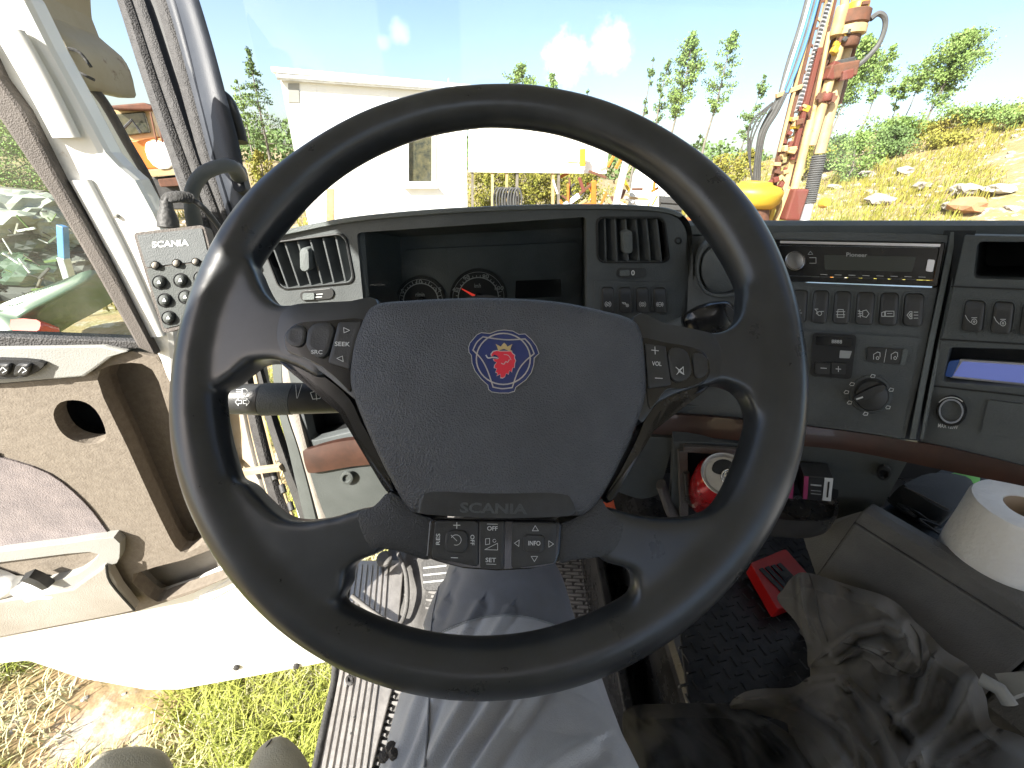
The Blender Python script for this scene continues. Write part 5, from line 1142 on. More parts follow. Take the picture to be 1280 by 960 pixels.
# ================================================================ STORAGE BOX
sb = thing('storage_box', V((.62, .30, TZ)), 'dark grey plastic storage box with dirty lid rim, right of the jacket', 'storage box')
ZT = .70
A0 = WZ(1086, 632, ZT); A1 = WZ(1290, 752, ZT); dirv = (A1 - A0).normalized(); A2 = A1 + dirv * .25
outn = V((-dirv.y, dirv.x, 0)); outn = outn if outn.x < 0 else -outn
up = V((0, 0, 1))
def prof_rows(pts):     # pts: (out, down)
    rows = []
    for s in (A0 - dirv * .0, A0 + dirv * .10, A1, A2):
        rows.append([s + outn * o - up * d for o, d in pts])
    return rows
def boxpart(name, pts, m, s0=0, s1=None, par=sb, bevel=.002):
    s1 = (A2 - A0).length if s1 is None else s1; b = MB(); n = len(pts); vs = [A0 + dirv * s + outn * o - up * d for s in (s0, s1) for o, d in pts]
    b.add(vs, [tuple(range(n)), tuple(range(n, 2 * n))[::-1]] + [(i, i + n, (i + 1) % n + n, (i + 1) % n) for i in range(n)]); return b.build(name, m, par, bevel=bevel)
boxpart('box_body', [(.018, .024), (.034, .125), (.0, .135), (-.06, TZ), (-.40, TZ), (-.40, .074), (-.010, .074), (-.010, .024)], M['box_grey'], .0, .172, bevel=.003); boxpart('box_body', [(.018, .024), (.034, .125), (.0, .135), (-.06, TZ), (-.40, TZ), (-.40, .074), (-.010, .074), (-.010, .024)], M['box_grey'], .1745, bevel=.003)
boxpart('lid_rim', [(.002, 0), (.014, .004), (.018, .022), (-.012, .022), (-.012, 0)], M['box_grey'])
boxpart('tray_floor', [(-.014, .046), (-.40, .046), (-.40, .036), (-.014, .036)], M['dash_dark'], .001, bevel=.001)
b = MB(); b.grid([[A0 + outn * .014 - up * .004, A0 + outn * .034 - up * .125], [W(1000, 662, .60), W(1004, 672, .60)]], sm=False); b.build('end_panel', M['box_grey'], sb)
# toilet roll
TC = V((0, 0, 0)); zt = ZT - .030
rb = WZ(1262, 728, zt) 
roll_h = .094; RR = .0465; RAX = V((-.12, .0, 1)).normalized(); rcx = W(1290, 635, .43) - RAX * roll_h
tr_ = thing('toilet_roll', rcx, 'white toilet roll standing upright in the tray of the storage box', 'toilet roll')
b = MB(); b.lathe(rcx, RAX, [(.0215, .002), (RR - .004, 0), (RR, .004), (RR + .0008, .03), (RR, .06), (RR, roll_h - .004), (RR - .002, roll_h), (RR * .85, roll_h), (.024, roll_h), (.0205, roll_h - .001), (.0205, roll_h * .5)], 64, cap=False)
for v in b.v: v += V((noise.noise(v * 70), noise.noise(v * 70 + V((5, 0, 0))), 0)) * .0006
b.build('paper', M['paper'], tr_)
b = MB(); b.lathe(rcx, RAX, [(.0200, roll_h - .002), (.0200, .002)], 32, cap=False); b.build('cardboard_core', M['cardboard'], tr_)
# pouch, cables, green bag
po = thing('black_pouch', WZ(1165, 625, zt), 'soft black pouch lying in the storage box tray beside the toilet roll', 'pouch')
PP = PN(WZ(1165, 620, zt + .03), (0, -.1, 1))
b = MB(); b.dome(PP, smooth([(1130, 606), (1160, 594), (1205, 598), (1215, 615), (1192, 640), (1175, 642), (1128, 612)], 3), [(1, -.03), (1.02, -.012), (1, 0), (.95, .006), (.5, .008)]); b.build('pouch_body', M['black_cloth'], po)
b = MB(); b.tube([PP.at(x, y, .007) for x, y in cr([(1131, 609), (1150, 618), (1186, 637)], 5)], .0012, 6); b.build('zip', M['frame_grey'], po)
CBp = PN(WZ(1160, 650, zt + .008), (0, 0, 1))
b = MB(); b.tube([CBp.at(x, y, z_) for x, y, z_ in cr([(1122, 632, 0), (1136, 642, .004), (1144, 645, 0), (1132, 636, .006), (1124, 630, .002), (1146, 640, .01), (1166, 652, .004), (1186, 644, .012), (1192, 630, .02)], 8)], .0016, 6)
b.tube([CBp.at(x, y, z_) for x, y, z_ in cr([(1150, 655, 0), (1165, 662, .004), (1178, 660, .004), (1160, 652, .006), (1150, 650, .006), (1175, 668, .004)], 8)], .0016, 6); tag(b.build('charging_cable', M['switch']), 'thin looped black cable in front of the toilet roll', 'cable')
GPn = PN(WZ(1215, 606, zt + .03), (0, -.3, 1))
b = MB(); b.dome(GPn, smooth([(1186, 594), (1200, 590), (1225, 596), (1218, 612), (1208, 606), (1196, 600)], 3), [(1, -.02), (1, 0), (.6, .004)])
tag(b.build('green_packet', M['green_bag']), 'bit of bright green packet peeking out behind the toilet roll', 'packet')
# litter by the box foot
b = MB(); b.tube([W(1225, 848, .37), W(1250, 862, .36), W(1262, 880, .355)], .006, 8); b.plate(P3((1240, 860, .37), (1290, 850, .36), (1250, 900, .35)), [(1243, 842), (1290, 838), (1290, 862), (1262, 872)], th=.004)
tag(b.build('paper_scrap', M['ledge']), 'greyish paper scrap between storage box and jacket at the right edge', 'paper')
# ================================================================ OUTSIDE
mat('soil', (.30, .20, .11), 1, grain=.8, gscale=3, c2=(.17, .16, .055), vscale=1.6, kind='noise', dirt=((.40, .36, .29), 2.2, .53), bump_d=.1)
mat('grass_green', (.21, .26, .03), .8, c2=(.38, .38, .08), vscale=2)
mat('straw', (.46, .44, .18), .9, c2=(.58, .54, .36), vscale=3)
mat('leaf', (.13, .21, .05), .7, c2=(.19, .27, .07), vscale=.8)
mat('leaf_dark', (.09, .15, .045), .8, c2=(.13, .19, .06), vscale=.8)
mat('leaf_yellow', (.19, .20, .025), .8, c2=(.25, .20, .035), vscale=.9)
mat('bark', (.20, .18, .15), .9, c2=(.11, .095, .08), vscale=4)
mat('rock', (.30, .27, .24), .9, grain=.8, gscale=4, c2=(.38, .35, .31), vscale=1.5, kind='noise', bump_d=.05)
mat('rock_rust', (.40, .20, .10), .9, c2=(.30, .15, .08), vscale=2)
mat('white_wall', (.80, .80, .78), .6, var=.03, vscale=1, dirt=((.45, .42, .36), 2.5, .68))
mat('worn_white', (.78, .77, .74), .6, var=.03, vscale=1, dirt=((.20, .18, .15), 3.5, .60))
mat('window_dark', (.03, .035, .03), .1, c2=(.12, .11, .06), vscale=6, coat=.4)
mat('orange_paint', (.50, .16, .015), .5, c2=(.40, .11, .015), vscale=3, dirt=((.2, .1, .05), 5, .62))
mat('yellow_paint', (.42, .26, .02), .45, var=.1, vscale=4, dirt=((.25, .14, .05), 6, .66))
mat('cream_paint', (.50, .38, .20), .5, c2=(.34, .22, .10), vscale=2, dirt=((.28, .15, .07), 7, .60))
mat('rust', (.14, .055, .03), .8, c2=(.08, .04, .025), vscale=9)
mat('rust_red', (.13, .028, .02), .7, c2=(.12, .035, .02), vscale=6)
mat('steel', (.50, .52, .55), .4, metal=.6, var=.3, vscale=9)
mat('blue_hose', (.05, .16, .34), .5)
mat('hose_black', (.05, .05, .05), .6, var=.5, vscale=6)
mat('blue_pipe', (.10, .26, .55), .5)
mat('car_green', (.06, .10, .07), .2, coat=.8)
mat('red_light', (.60, .03, .03), .25, coat=.6)
mat('tarp', (.45, .44, .40), .8, c2=(.22, .24, .18), vscale=2)
GZ = -1.35
HDIR = ray(1280, 230)
def ground_h(x, y):
    r = math.hypot(x, y)
    h = GZ + .05 * noise.noise(V((x * .5, y * .5, 0))) * min(1, r / 3)
    # grassy slope climbing to the right of the road
    t = max(0, min(1, (x - 7 - .10 * y) / 22)); s = t * t * (3 - 2 * t)
    near = max(0, min(1, (y - 6) / 10))
    h += s * 6.2 * near * max(.0, min(1, (75 - y) / 40)) 
    m = max(0, min(1, (y - 10) / 25)); h += m * (.5 + .5 * noise.noise(V((x * .07, y * .07, 3)))) * 1.3
    h += m * .25 * noise.noise(V((x * .4, y * .4, 7)))
    if r > 60: h += (r - 60) * .012 + 1.2 * noise.noise(V((x * .02, y * .02, 9)))
    return h
def spaced(n, lim, p): return [((2 * i / n - 1) * abs(2 * i / n - 1) ** p) * lim for i in range(n + 1)]
xsn = spaced(150, 900, 2.2); ysn = spaced(150, 900, 2.2)
b = MB(); b.grid([[V((x, y + 6, ground_h(x, y + 6))) for x in xsn] for y in ysn]); b.build('ground', M['soil'], kind='structure')

def at_ground(px, y):
    p = WY(px, 240, y); return V((p.x, p.y, ground_h(p.x, p.y)))
# ---- grass below the door
rg = random.Random(11)
def blade(b, p, h, w, lean, az_):
    d = V((math.cos(az_), math.sin(az_), 0)); s = V((-d.y, d.x, 0)) * w
    a = p - s; c = p + s; m1 = p + V((0, 0, h * .6)) + d * lean * h * .35; t = p + V((0, 0, h)) + d * lean * h
    o = len(b.v); b.v += [a, c, m1 + s * .6, m1 - s * .6, t]; b.f += [(o, o + 1, o + 2, o + 3), (o + 3, o + 2, o + 4)]; b.s += [False, False]
for nm, mt, cnt, hh, th_ in (('grass', 'grass_green', 52000, .10, .02), ('dry_grass', 'straw', 34000, .075, .18)):
    b = MB()
    for i in range(cnt):
        x = rg.uniform(-4.2, -.35); y = rg.uniform(-.6, 5.2)
        if rg.random() < .5: y = rg.uniform(-.6, 2.2); x = rg.uniform(-3, -.35)
        cl_ = noise.noise(V((x * 1.7, y * 1.7, 5 if nm == 'grass' else 0)))
        if cl_ < -.12 + rg.uniform(-.15, .15): continue
        blade(b, V((x, y, ground_h(x, y) - .004)), hh * rg.uniform(.5, 1.5) * (1 + cl_), rg.uniform(.0025, .005), rg.uniform(.3, 1.6), rg.uniform(0, 6.28))
    b.build(nm, M[mt], kind='stuff')
b = MB()
for i in range(15000):
    if i < 4600: a = rg.uniform(-.9, 1.25); r = rg.uniform(9, 46)
    else: a = rg.uniform(.25, 1.2); r = rg.uniform(9, 40)
    x, y = r * math.sin(a), r * math.cos(a)
    if noise.noise(V((x * .22, y * .22, 5))) < -.15: continue
    p = V((x, y, ground_h(x, y)))
    for k in range(5): blade(b, p + V((rg.gauss(0, .15), rg.gauss(0, .15), -.02)), rg.uniform(.15, .45), .02, rg.uniform(.1, .7), rg.uniform(0, 6.28))
b.build('rough_grass', M['leaf_yellow'], kind='stuff')
# loose stones as one scatter, bigger boulders single
def stone(b, p, s, rs, sub=1):
    bm = bmesh.new(); bmesh.ops.create_icosphere(bm, subdivisions=sub, radius=1); off = V((rs.uniform(0, 50), rs.uniform(0, 50), 0)); sc = V((rs.uniform(.8, 1.4), rs.uniform(.8, 1.3), rs.uniform(.45, .8))) * s
    vs = []
    for v in bm.verts:
        q = v.co * (1 + .45 * noise.noise(v.co * 1.3 + off) + (.22 * noise.noise(v.co * 4 + off) + .1 * noise.noise(v.co * 9 + off) if sub > 1 else 0)); vs.append(p + V((q.x * sc.x, q.y * sc.y, q.z * sc.z)))
    b.add(vs, [tuple(v.index for v in f.verts) for f in bm.faces]); bm.free()
b = MB()
for i in range(2600):
    a = rg.uniform(-.8, 1.2); r = rg.uniform(9, 40); x, y = r * math.sin(a), r * math.cos(a); stone(b, V((x, y, ground_h(x, y))), rg.uniform(.04, .17), rg)
for i in range(500):
    x, y = rg.uniform(-3.5, -.6), rg.uniform(-.5, 4); stone(b, V((x, y, ground_h(x, y))), rg.uniform(.004, .016), rg)
b.build('stones', M['rock'], kind='stuff')
protos = []
for k in range(5):
    m_ = MB(); stone(m_, V(), 1, random.Random(50 + k), 2); o = m_.build('boulder', M['rock']); protos.append(o)
for o in protos: col.objects.unlink(o)
bl_px = [(1045, 236), (1068, 232), (1090, 240), (1120, 232), (1150, 238), (1175, 246), (1200, 240), (1060, 252), (1100, 256), (1140, 262), (1190, 262), (1230, 252), (1245, 240), (1265, 262), (1080, 222), (1040, 215), (1130, 218), (1165, 226), (905, 235), (890, 222), (918, 214), (945, 226), (878, 240), (1220, 228), (1015, 215), (930, 240), (860, 225), (1250, 225), (1110, 246), (1055, 262)]
for i, (px, py) in enumerate(bl_px[::2] + bl_px[1::6]):
    yy = 10 + (268 - py) * .42
    for _ in range(3): pass
    r = ray(px, py); best = None
    for k in range(40, 700):
        t = k * .1; p = EYE + r * t
        if p.z < ground_h(p.x, p.y): best = p; break
    if best is None: continue
    o = protos[i % 5].copy(); col.objects.link(o); o.location = best - V((0, 0, .08)); s = rg.uniform(.12, .42) * best.length / 22; o.scale = (s * 1.2, s, s * .75); o.rotation_euler = (0, 0, rg.uniform(0, 6))
    tag(o, 'pale weathered boulder on the rocky ground beyond the windscreen', 'boulder', 'pale boulders on the rocky slope')
o = protos[0].copy(); col.objects.link(o)
def hit(px, py):
    r = ray(px, py)
    for k in range(40, 1200):
        p = EYE + r * k * .1
        if p.z < ground_h(p.x, p.y): return p
    return EYE + r * 60
o.location = hit(1208, 246); o.scale = (.34, .3, .36); tag(o, 'whitish square boulder standing proud on the grassy slope at the right', 'boulder')
o = protos[1].copy(); col.objects.link(o); o.data = o.data.copy(); o.data.materials[0] = M['rock_rust']; o.location = hit(1200, 268) ; o.scale = (.5, .45, .5); tag(o, 'rusty brown rock heap just above the dashboard at the right', 'boulder')

# ---- trees
def tree(px, ytop, ybase, yd, crown_px, dens, mt, lab, cat='tree', group=None, kindn='birch_tree', low=.35, bushy=False, seed=0, lean=0, extra=None):
    rs = random.Random(seed + int(px)); base = at_ground(px, yd)
    topp = WY(px + lean, ytop, yd); H = max(1.0, topp.z - base.z)
    bx_, by_ = base.x, base.y
    # the trunk is upright: place it so that its top falls at px
    t = thing(kindn, base, lab, cat, group)
    cw = crown_px / F * yd / 2
    tops = V((topp.x, by_, topp.z)); base = V((topp.x - (0.03 * H), by_, ground_h(topp.x, by_) - .1)); t.location = base; t['_o'] = tuple(base)
    def ctr(u): return base.lerp(tops, u) + V((noise.noise(V((u * 2, seed, 1))) * .25, noise.noise(V((u * 2, seed, 4))) * .25, 0)) * min(1, u * 3)
    b = MB(); b.tube([ctr(i / 9) for i in range(10)], [max(.03, .014 * H * (1 - .9 * i / 9)) for i in range(10)], 7)
    tips = []
    nb = int(dens / 6)
    for i in range(nb):
        u = low + (1 - low) * rs.random() ** .9; az_ = rs.uniform(0, 6.28); prof = math.sin(math.pi * min(1, ((u - low) / (1 - low)) * .85 + .12)) if not kindn.startswith('spruce') else (1.05 - (u - low) / (1 - low))
        L = cw * prof * rs.uniform(.5, 1.1); a0 = ctr(u); e = a0 + V((math.cos(az_) * L, math.sin(az_) * L, L * (.55 if not kindn.startswith('spruce') else -.1) * rs.uniform(.3, 1)))
        b.tube([a0, a0.lerp(e, .5) + V((0, 0, L * .06)), e], [.0055 * H * (1 - u * .6), .0035 * H * (1 - u * .6), .012], 4); tips.append((a0, e, L))
    b.build('trunk', M['bark'], t)
    c = MB()
    for (a0, e, L) in tips:
        for k in range(int(26 + L * 36)):
            q = a0.lerp(e, rs.uniform(.25, 1.1)) + V((rs.gauss(0, .16), rs.gauss(0, .16), rs.gauss(0, .16))) * (.35 + L * .35)
            s = rs.uniform(.05, .10) * (yd / 38) * (1.2 if bushy else 1); n_ = V((rs.gauss(0, 1), rs.gauss(0, 1), rs.gauss(0, .7))).normalized(); u1 = n_.orthogonal().normalized() * s; v1 = n_.cross(u1.normalized()) * s * .7
            o_ = len(c.v); c.v += [q - u1, q - v1, q + u1, q + v1]; c.f.append((o_, o_ + 1, o_ + 2, o_ + 3)); c.s.append(False)
    c.build('crown', M[mt], t)
    return t
tree(310, 62, 205, 34, 52, 330, 'leaf_dark', 'slender half-bare tree left of the white building, near the pillar', kindn='spruce_tree', low=.30, seed=1)
tree(296, 98, 205, 46, 24, 120, 'leaf', 'small faint tree close against the windscreen pillar', kindn='birch_tree', low=.5, seed=2)
tree(652, 80, 190, 42, 34, 330, 'leaf', 'leafy treetop rising just above the middle of the wheel rim', low=.55, seed=3)
tree(690, 90, 190, 44, 18, 140, 'leaf', 'smaller treetop above the rim, right of the middle treetop', low=.6, seed=4)
tree(735, 110, 190, 46, 9, 50, 'leaf_dark', 'tiny treetop tip poking over the upper right of the rim', low=.7, seed=5)
tree(868, 42, 195, 36, 38, 567, 'leaf', 'tall leaning birch with green crown above the right of the wheel rim', low=.5, seed=6)
tree(838, 72, 195, 38, 20, 175, 'leaf_dark', 'thin sparse birch between the rim and the tall leaning birch', low=.4, seed=7)
tree(817, 74, 195, 38, 12, 94, 'leaf_dark', 'leftmost thin birch tip of the group right of the rim', low=.45, seed=8)
tree(918, 40, 195, 36, 32, 351, 'leaf', 'slim birch standing alone between the tall birch and the drill mast', low=.5, seed=9)
tree(876, 170, 200, 40, 16, 60, 'leaf', 'little round young birch near the right edge of the rim', low=.3, seed=10)
tree(955, 96, 200, 40, 24, 202, 'leaf_dark', 'hazy birch just left of the drill mast hoses', low=.35, seed=11)
tree(1086, 46, 200, 30, 41, 756, 'leaf', 'bright bushy birch directly right of the drill mast', low=.5, seed=12)
tree(1048, 81, 200, 33, 32, 405, 'leaf', 'birch seen behind the drill mast tubes', low=.3, seed=13)
tree(1118, 58, 200, 34, 27, 310, 'leaf', 'pale thin birch second to the right of the drill mast', low=.45, seed=14)
tree(1134, 98, 200, 36, 19, 162, 'leaf', 'short slim birch between the pale birch and the big right birches', low=.4, seed=15)
tree(1164, 72, 200, 34, 27, 283, 'leaf', 'slender birch left beside the biggest birch at right', low=.45, seed=16)
tree(1212, 38, 195, 31, 49, 756, 'leaf', 'biggest wide birch with trailing crown at the upper right', low=.42, seed=17)
tree(1190, 86, 195, 31, 32, 270, 'leaf', 'lower birch leaning against the biggest birch at right', low=.42, seed=18)
tree(1276, 146, 215, 24, 50, 260, 'leaf', 'green bushy treetop cut by the right edge of the view', low=.1, seed=19, bushy=True)
tree(1225, 142, 200, 27, 66, 420, 'leaf', 'broad low willow under the biggest birch at right', low=.15, seed=20, bushy=True)
tree(1130, 150, 205, 28, 60, 300, 'leaf', 'round green bush tree in front of the slim birches', low=.1, seed=21, bushy=True, kindn='bush')
BL = ['green bush just right of the drill mast tubes', 'dark green bush below the pale thin birch', 'yellow bush between the slender birch and the rocks', 'yellow bush below the biggest right birch', 'rightmost yellow bush under the low willow', 'dark bush directly behind the drill mast foot', 'yellow bush between rim and drill mast, left one', 'yellow bush just left of the winch cover', 'yellow bush behind the mast hoses', 'low bush against the windscreen pillar, left of the white building', 'low bush at the left corner foot of the white building', 'green bush at the far right edge of the slope']
for i, (px, yt, cw_, mt) in enumerate(((1080, 168, 60, 'leaf'), (1120, 162, 55, 'leaf_dark'), (1155, 158, 50, 'leaf_yellow'), (1185, 172, 50, 'leaf_yellow'), (1215, 180, 60, 'leaf_yellow'), (1055, 172, 50, 'leaf_dark'), (905, 192, 50, 'leaf_yellow'), (940, 190, 50, 'leaf_yellow'), (1010, 176, 50, 'leaf_yellow'), (322, 190, 30, 'leaf_yellow'), (375, 230, 40, 'leaf_yellow'), (1250, 176, 50, 'leaf'))):
    tree(px, yt, 215, 25 + (i % 3) * 2, cw_, 260, mt, BL[i], 'bush', 'bushes along the clearing', kindn='bush', low=.05, bushy=True, seed=40 + i)
# distant forest edge as one mass
c = MB(); rf = random.Random(5)
for i in range(26000):
    a = rf.uniform(-1.3, 1.35); r = rf.uniform(75, 95); x, y = r * math.sin(a), r * math.cos(a); hmax = 5.0 + 3 * noise.noise(V((a * 9, 0, 0))) + 1.5 * noise.noise(V((a * 40, 0, 0)))
    z = ground_h(x, y) + hmax * rf.random() ** .8; s = rf.uniform(.15, .4); n_ = V((rf.gauss(0, 1), rf.gauss(0, 1), rf.gauss(0, 1))).normalized(); u1 = n_.orthogonal().normalized() * s; v1 = n_.cross(u1.normalized()) * s
    o_ = len(c.v); c.v += [V((x, y, z)) - u1, V((x, y, z)) - v1, V((x, y, z)) + u1, V((x, y, z)) + v1]; c.f.append((o_, o_ + 1, o_ + 2, o_ + 3)); c.s.append(False)
c.build('forest_edge', M['leaf_dark'], kind='stuff')

# ---- white portable building
BY = 14.0
def w_(px, py, y=BY): return WY(px, py, y)
bl = thing('portable_building', V((-3.5, 15, GZ)), 'plain white site building with one dark window, seen through the top of the wheel', 'building')
c0 = w_(349, 92, 13.2); c1 = w_(582, 112, 14.6)
topz = c0.z; L0, L1 = V((c0.x, c0.y, 0)), V((c1.x, c1.y, 0)); dv = (L1 - L0).normalized(); nv = V((-dv.y, dv.x, 0)); Lb = (L1 - L0).length
BPn = PN((L0.x, L0.y, 0), -nv)
b = MB(); wx0, wy0, wx1, wy1 = 511, 160, 540, 227
lo = PX(V((L0.x, L0.y, GZ))); hi = PX(V((L1.x, L1.y, GZ)))
wl = [PX(V((L0.x, L0.y, topz))), PX(V((L1.x, L1.y, topz))), hi, lo]
b.plate(BPn, wl, [box4(wx0, wy0, wx1, wy1)], th=.12)
b.build('wall', M['white_wall'], bl)
b = MB(); b.beam(L0 + V((0, 0, (topz + GZ) / 2)) + nv * 1.4 + dv * .06, L0 + V((0, 0, (topz + GZ) / 2)) + nv * 2.8 + dv * .06, .1, topz - GZ); b.box(((L0 + nv * 1.35 + dv * .05) + V((0, 0, (topz + GZ) / 2))), (.08, 2.4, topz - GZ), Matrix((dv, nv, V((0, 0, 1)))).transposed()); b.box(((L1 + nv * 1.35 - dv * .05) + V((0, 0, (topz + GZ) / 2))), (.08, 2.4, topz - GZ), Matrix((dv, nv, V((0, 0, 1)))).transposed()); b.build('end_wall', M['white_wall'], bl)
b = MB(); b.box((L0 + L1) / 2 + nv * 1.3 + V((0, 0, topz + .06)), (Lb + .3, 2.9, .12), Matrix((dv, nv, V((0, 0, 1)))).transposed()); b.build('roof', M['worn_white'], bl, bevel=.02)
wf = MB(); wf.plate(BPn, box4(wx0 - 5, wy0 - 5, wx1 + 5, wy1 + 6), [box4(wx0, wy0, wx1, wy1)], th=.08, off=.04); wfo = wf.build('window_frame', M['white_paint'], bl, bevel=.01)
b = MB(); b.plate(BPn, box4(wx0 - 1, wy0 - 1, wx1 + 1, wy1 + 1), th=.02, off=-.06); b.build('pane', M['window_dark'], wfo)
b = MB(); b.beam(BPn.at(wx0 - 7, wy1 + 7, .08), BPn.at(wx1 + 7, wy1 + 7, .08), .16, .05); b.build('sill', M['white_paint'], wfo)
b = MB(); b.plate(BPn, box4(408, 236, 417, 285), th=.03, off=.02); b.build('downpipe', M['cream_paint'], bl)
for xx in (395, 440, 486, 560):
    b = MB(); b.plate(BPn, box4(xx, 98, xx + .8, 290), th=.01, off=.006); b.build('panel_joint', M['worn_white'], bl)
gq0, gq1 = BPn.at(346, 96, .12), BPn.at(584, 113, .12); b = MB(); b.tube([gq0, gq1], .07, 10); b.build('gutter', M['steel'], bl)
b = MB(); b.plate(BPn, box4(360, 104, 374, 128), th=.03, off=.02); b.build('vent_cover', M['ledge'], bl, bevel=.004)

# ---- white container body on posts
cy0 = 14.2
ct = thing('raised_container', WY(660, 240, 18), 'weathered white container body standing on timber posts, behind the steering wheel top', 'container')
CPl = PN(WY(660, 200, cy0), (0.1, -1, 0))
b = MB(); b.plate(CPl, [(586, 128), (766, 150), (758, 214), (586, 212)], th=2.0); b.build('container_body', M['worn_white'], ct, bevel=.02)
b = MB(); b.plate(CPl, [(586, 211), (758, 213), (758, 217), (586, 215)], th=.4, off=.05); b.build('floor_beam', M['worn_white'], ct)
for x in (589, 614, 632, 645, 690, 697): b = MB(); b.plate(CPl, [(x, 214), (x + 3, 214), (x + 3, 300), (x, 300)], th=.2, off=.0); b.build('post', M['bark' if x % 2 else 'cream_paint'], ct)
for x in range(600, 756, 22): b = MB(); b.plate(CPl, [(x, 140), (x + 1.2, 140), (x + 1.2, 211), (x, 211)], th=.04, off=.02); b.build('rib', M['white_wall'], ct)
CL = ['yellow brush behind the leftmost container posts', 'yellow brush behind the hose coils', 'yellow brush behind the middle container posts', 'yellow brush left of the orange frame', 'yellow brush behind the orange frame']
for (x0, d0, seed) in ((610, 21, 61), (640, 21.5, 62), (672, 21, 63), (706, 22, 64), (735, 20, 65)):
    tree(x0, 206, 290, d0, 60, 420, 'leaf_yellow', CL[seed - 61], 'bush', 'yellow brush behind the container', kindn='bush', low=.02, bushy=True, seed=seed)
hc = thing('hose_coils', hit(632, 262), 'grey hose coils hanging between the posts under the white container', 'hose')
hp_ = PN(WY(632, 250, 14.0), (0, -1, 0))
for i in range(8):
    b = MB(); cx = 622 + i * 3.6; b.tube([hp_.at(cx + 5 * math.cos(a), 250 + 15 * math.sin(a), .02 * i) for a in (2 * math.pi * k / 20 for k in range(20))], .03, 6, closed=True); b.build('hose_loop', M['hose_black' if i % 2 else 'seal'], hc)
# orange scrap machinery to the right of it
sc_ = thing('orange_frame', WY(735, 250, 14), 'orange and rusty steel machine frame seen under the wheel rim, right of the container', 'machinery')
sp = PN(WY(735, 250, 14), (0, -1, 0))
def bar(pl, a, c, w_px, m, par, nm, off=0, dpt=None):
    p, q = pl.at(*a, off), pl.at(*c, off); wd = w_px / F * (p - EYE).dot(CR @ V((0, 0, -1))); b = MB(); b.beam(p, q, wd, dpt or wd, up=(0, 1, 0)); return b.build(nm, M[m], par, bevel=wd * .12)
for (a, c, w1, m, nm) in (((742, 226), (742, 280), 6, 'orange_paint', 'post'), ((700, 262), (742, 228), 3, 'rust', 'brace'), ((702, 244), (740, 272), 2.4, 'rust', 'brace'), ((712, 222), (712, 280), 2.4, 'rust', 'brace'), ((724, 222), (730, 240), 4, 'rust_red', 'bracket'), ((716, 258), (744, 254), 3, 'orange_paint', 'rail'), ((690, 268), (724, 244), 6, 'worn_white', 'chute'), ((700, 250), (716, 280), 3, 'orange_paint', 'rail'), ((728, 186), (728, 208), 7, 'yellow_paint', 'lever'), ((758, 240), (748, 262), 3, 'orange_paint', 'arm'), ((736, 214), (758, 222), 3, 'rust', 'rail')):
    bar(sp, a, c, w1, m, sc_, nm)
rz = random.Random(12)
for k in range(46):
    x, y = rz.uniform(690, 870), rz.uniform(196, 276); a = rz.choice([0, 1.57, 1.2, .5, -.5, -1.1]) + rz.uniform(-.1, .1); L = rz.uniform(6, 24)
    bar(sp, (x, y), (x + L * math.cos(a), y + L * math.sin(a)), rz.uniform(1.2, 4), rz.choice(['orange_paint', 'yellow_paint', 'cream_paint', 'rust', 'worn_white', 'orange_paint', 'white_wall']), sc_, 'frame_member', rz.uniform(-1.2, .3))
b = MB(); b.tube([sp.at(722 + 9 * math.cos(a), 238 + 9 * math.sin(a)) for a in (2 * math.pi * k / 16 for k in range(12))], .03, 6); b.build('hoop', M['rubber'], sc_)
pp = thing('leaning_pipe', WY(772, 260, 13), 'grey steel pipe leaning beside the orange frame behind the wheel rim', 'pipe')
bar(PN(WY(772, 260, 13), (0, -1, 0)), (784, 196), (766, 270), 8, 'steel', pp, 'pipe')
wt = thing('white_tank', WY(800, 250, 16), 'blown-out white tank standing right of the leaning pipe behind the rim', 'tank')
b = MB(); b.lathe(WY(812, 290, 17), (0, 0, 1), [(.95, 0), (1, .05), (1, 2.0), (.9, 2.25), (.5, 2.45), (.15, 2.5)], 32); b.build('tank_shell', M['worn_white'], wt)
pc = thing('pallet_crate', WY(836, 250, 13), 'dark slatted crate low behind the right of the wheel rim', 'crate')
cpn = PN(WY(836, 250, 13), (-.2, -1, 0))
b = MB(); b.plate(cpn, [(826, 246), (852, 248), (852, 285), (826, 285)], th=.6); b.build('crate_body', M['rubber'], pc)
for k in range(4): b = MB(); b.plate(cpn, [(825, 249 + k * 8), (853, 251 + k * 8), (853, 255 + k * 8), (825, 253 + k * 8)], th=.05, off=.05); b.build('slat', M['seal'], pc)

# ---- drill rig with leaning mast
DY = 9.0
dg = thing('drill_rig', WY(985, 262, DY) * 1.0, 'yellow and rusty drilling rig mast leaning to the right beyond the windscreen', 'drill rig')
GP0 = PN(WY(1000, 200, DY), (-.1, -1, .05))
def dbar(a, c, w1, m, nm, off=0, rnd=False):
    w1 = w1 * (1.55 if nm.endswith(('tube', 'rail', 'beam')) else 1)
    p, q = GP0.at(*a, off), GP0.at(*c, off); wd = w1 / F * (p - EYE).dot(CR @ V((0, 0, -1)))
    b = MB()
    if rnd: b.tube([p, q], wd / 2, 12)
    else: b.beam(p, q, wd, wd * 1.2, up=(0, 1, 0))
    return b.build(nm, M[m], dg, bevel=0 if rnd else wd * .12)
dbar((1032, -40), (962, 248), 5, 'rust', 'feed_beam', .0)
dbar((1046, -40), (974, 262), 5, 'cream_paint', 'feed_rail', .06); dbar((1052, -40), (981, 268), 3, 'rust', 'feed_rail', .0); dbar((1026, -20), (974, 190), 2, 'cream_paint', 'feed_rail', .1)
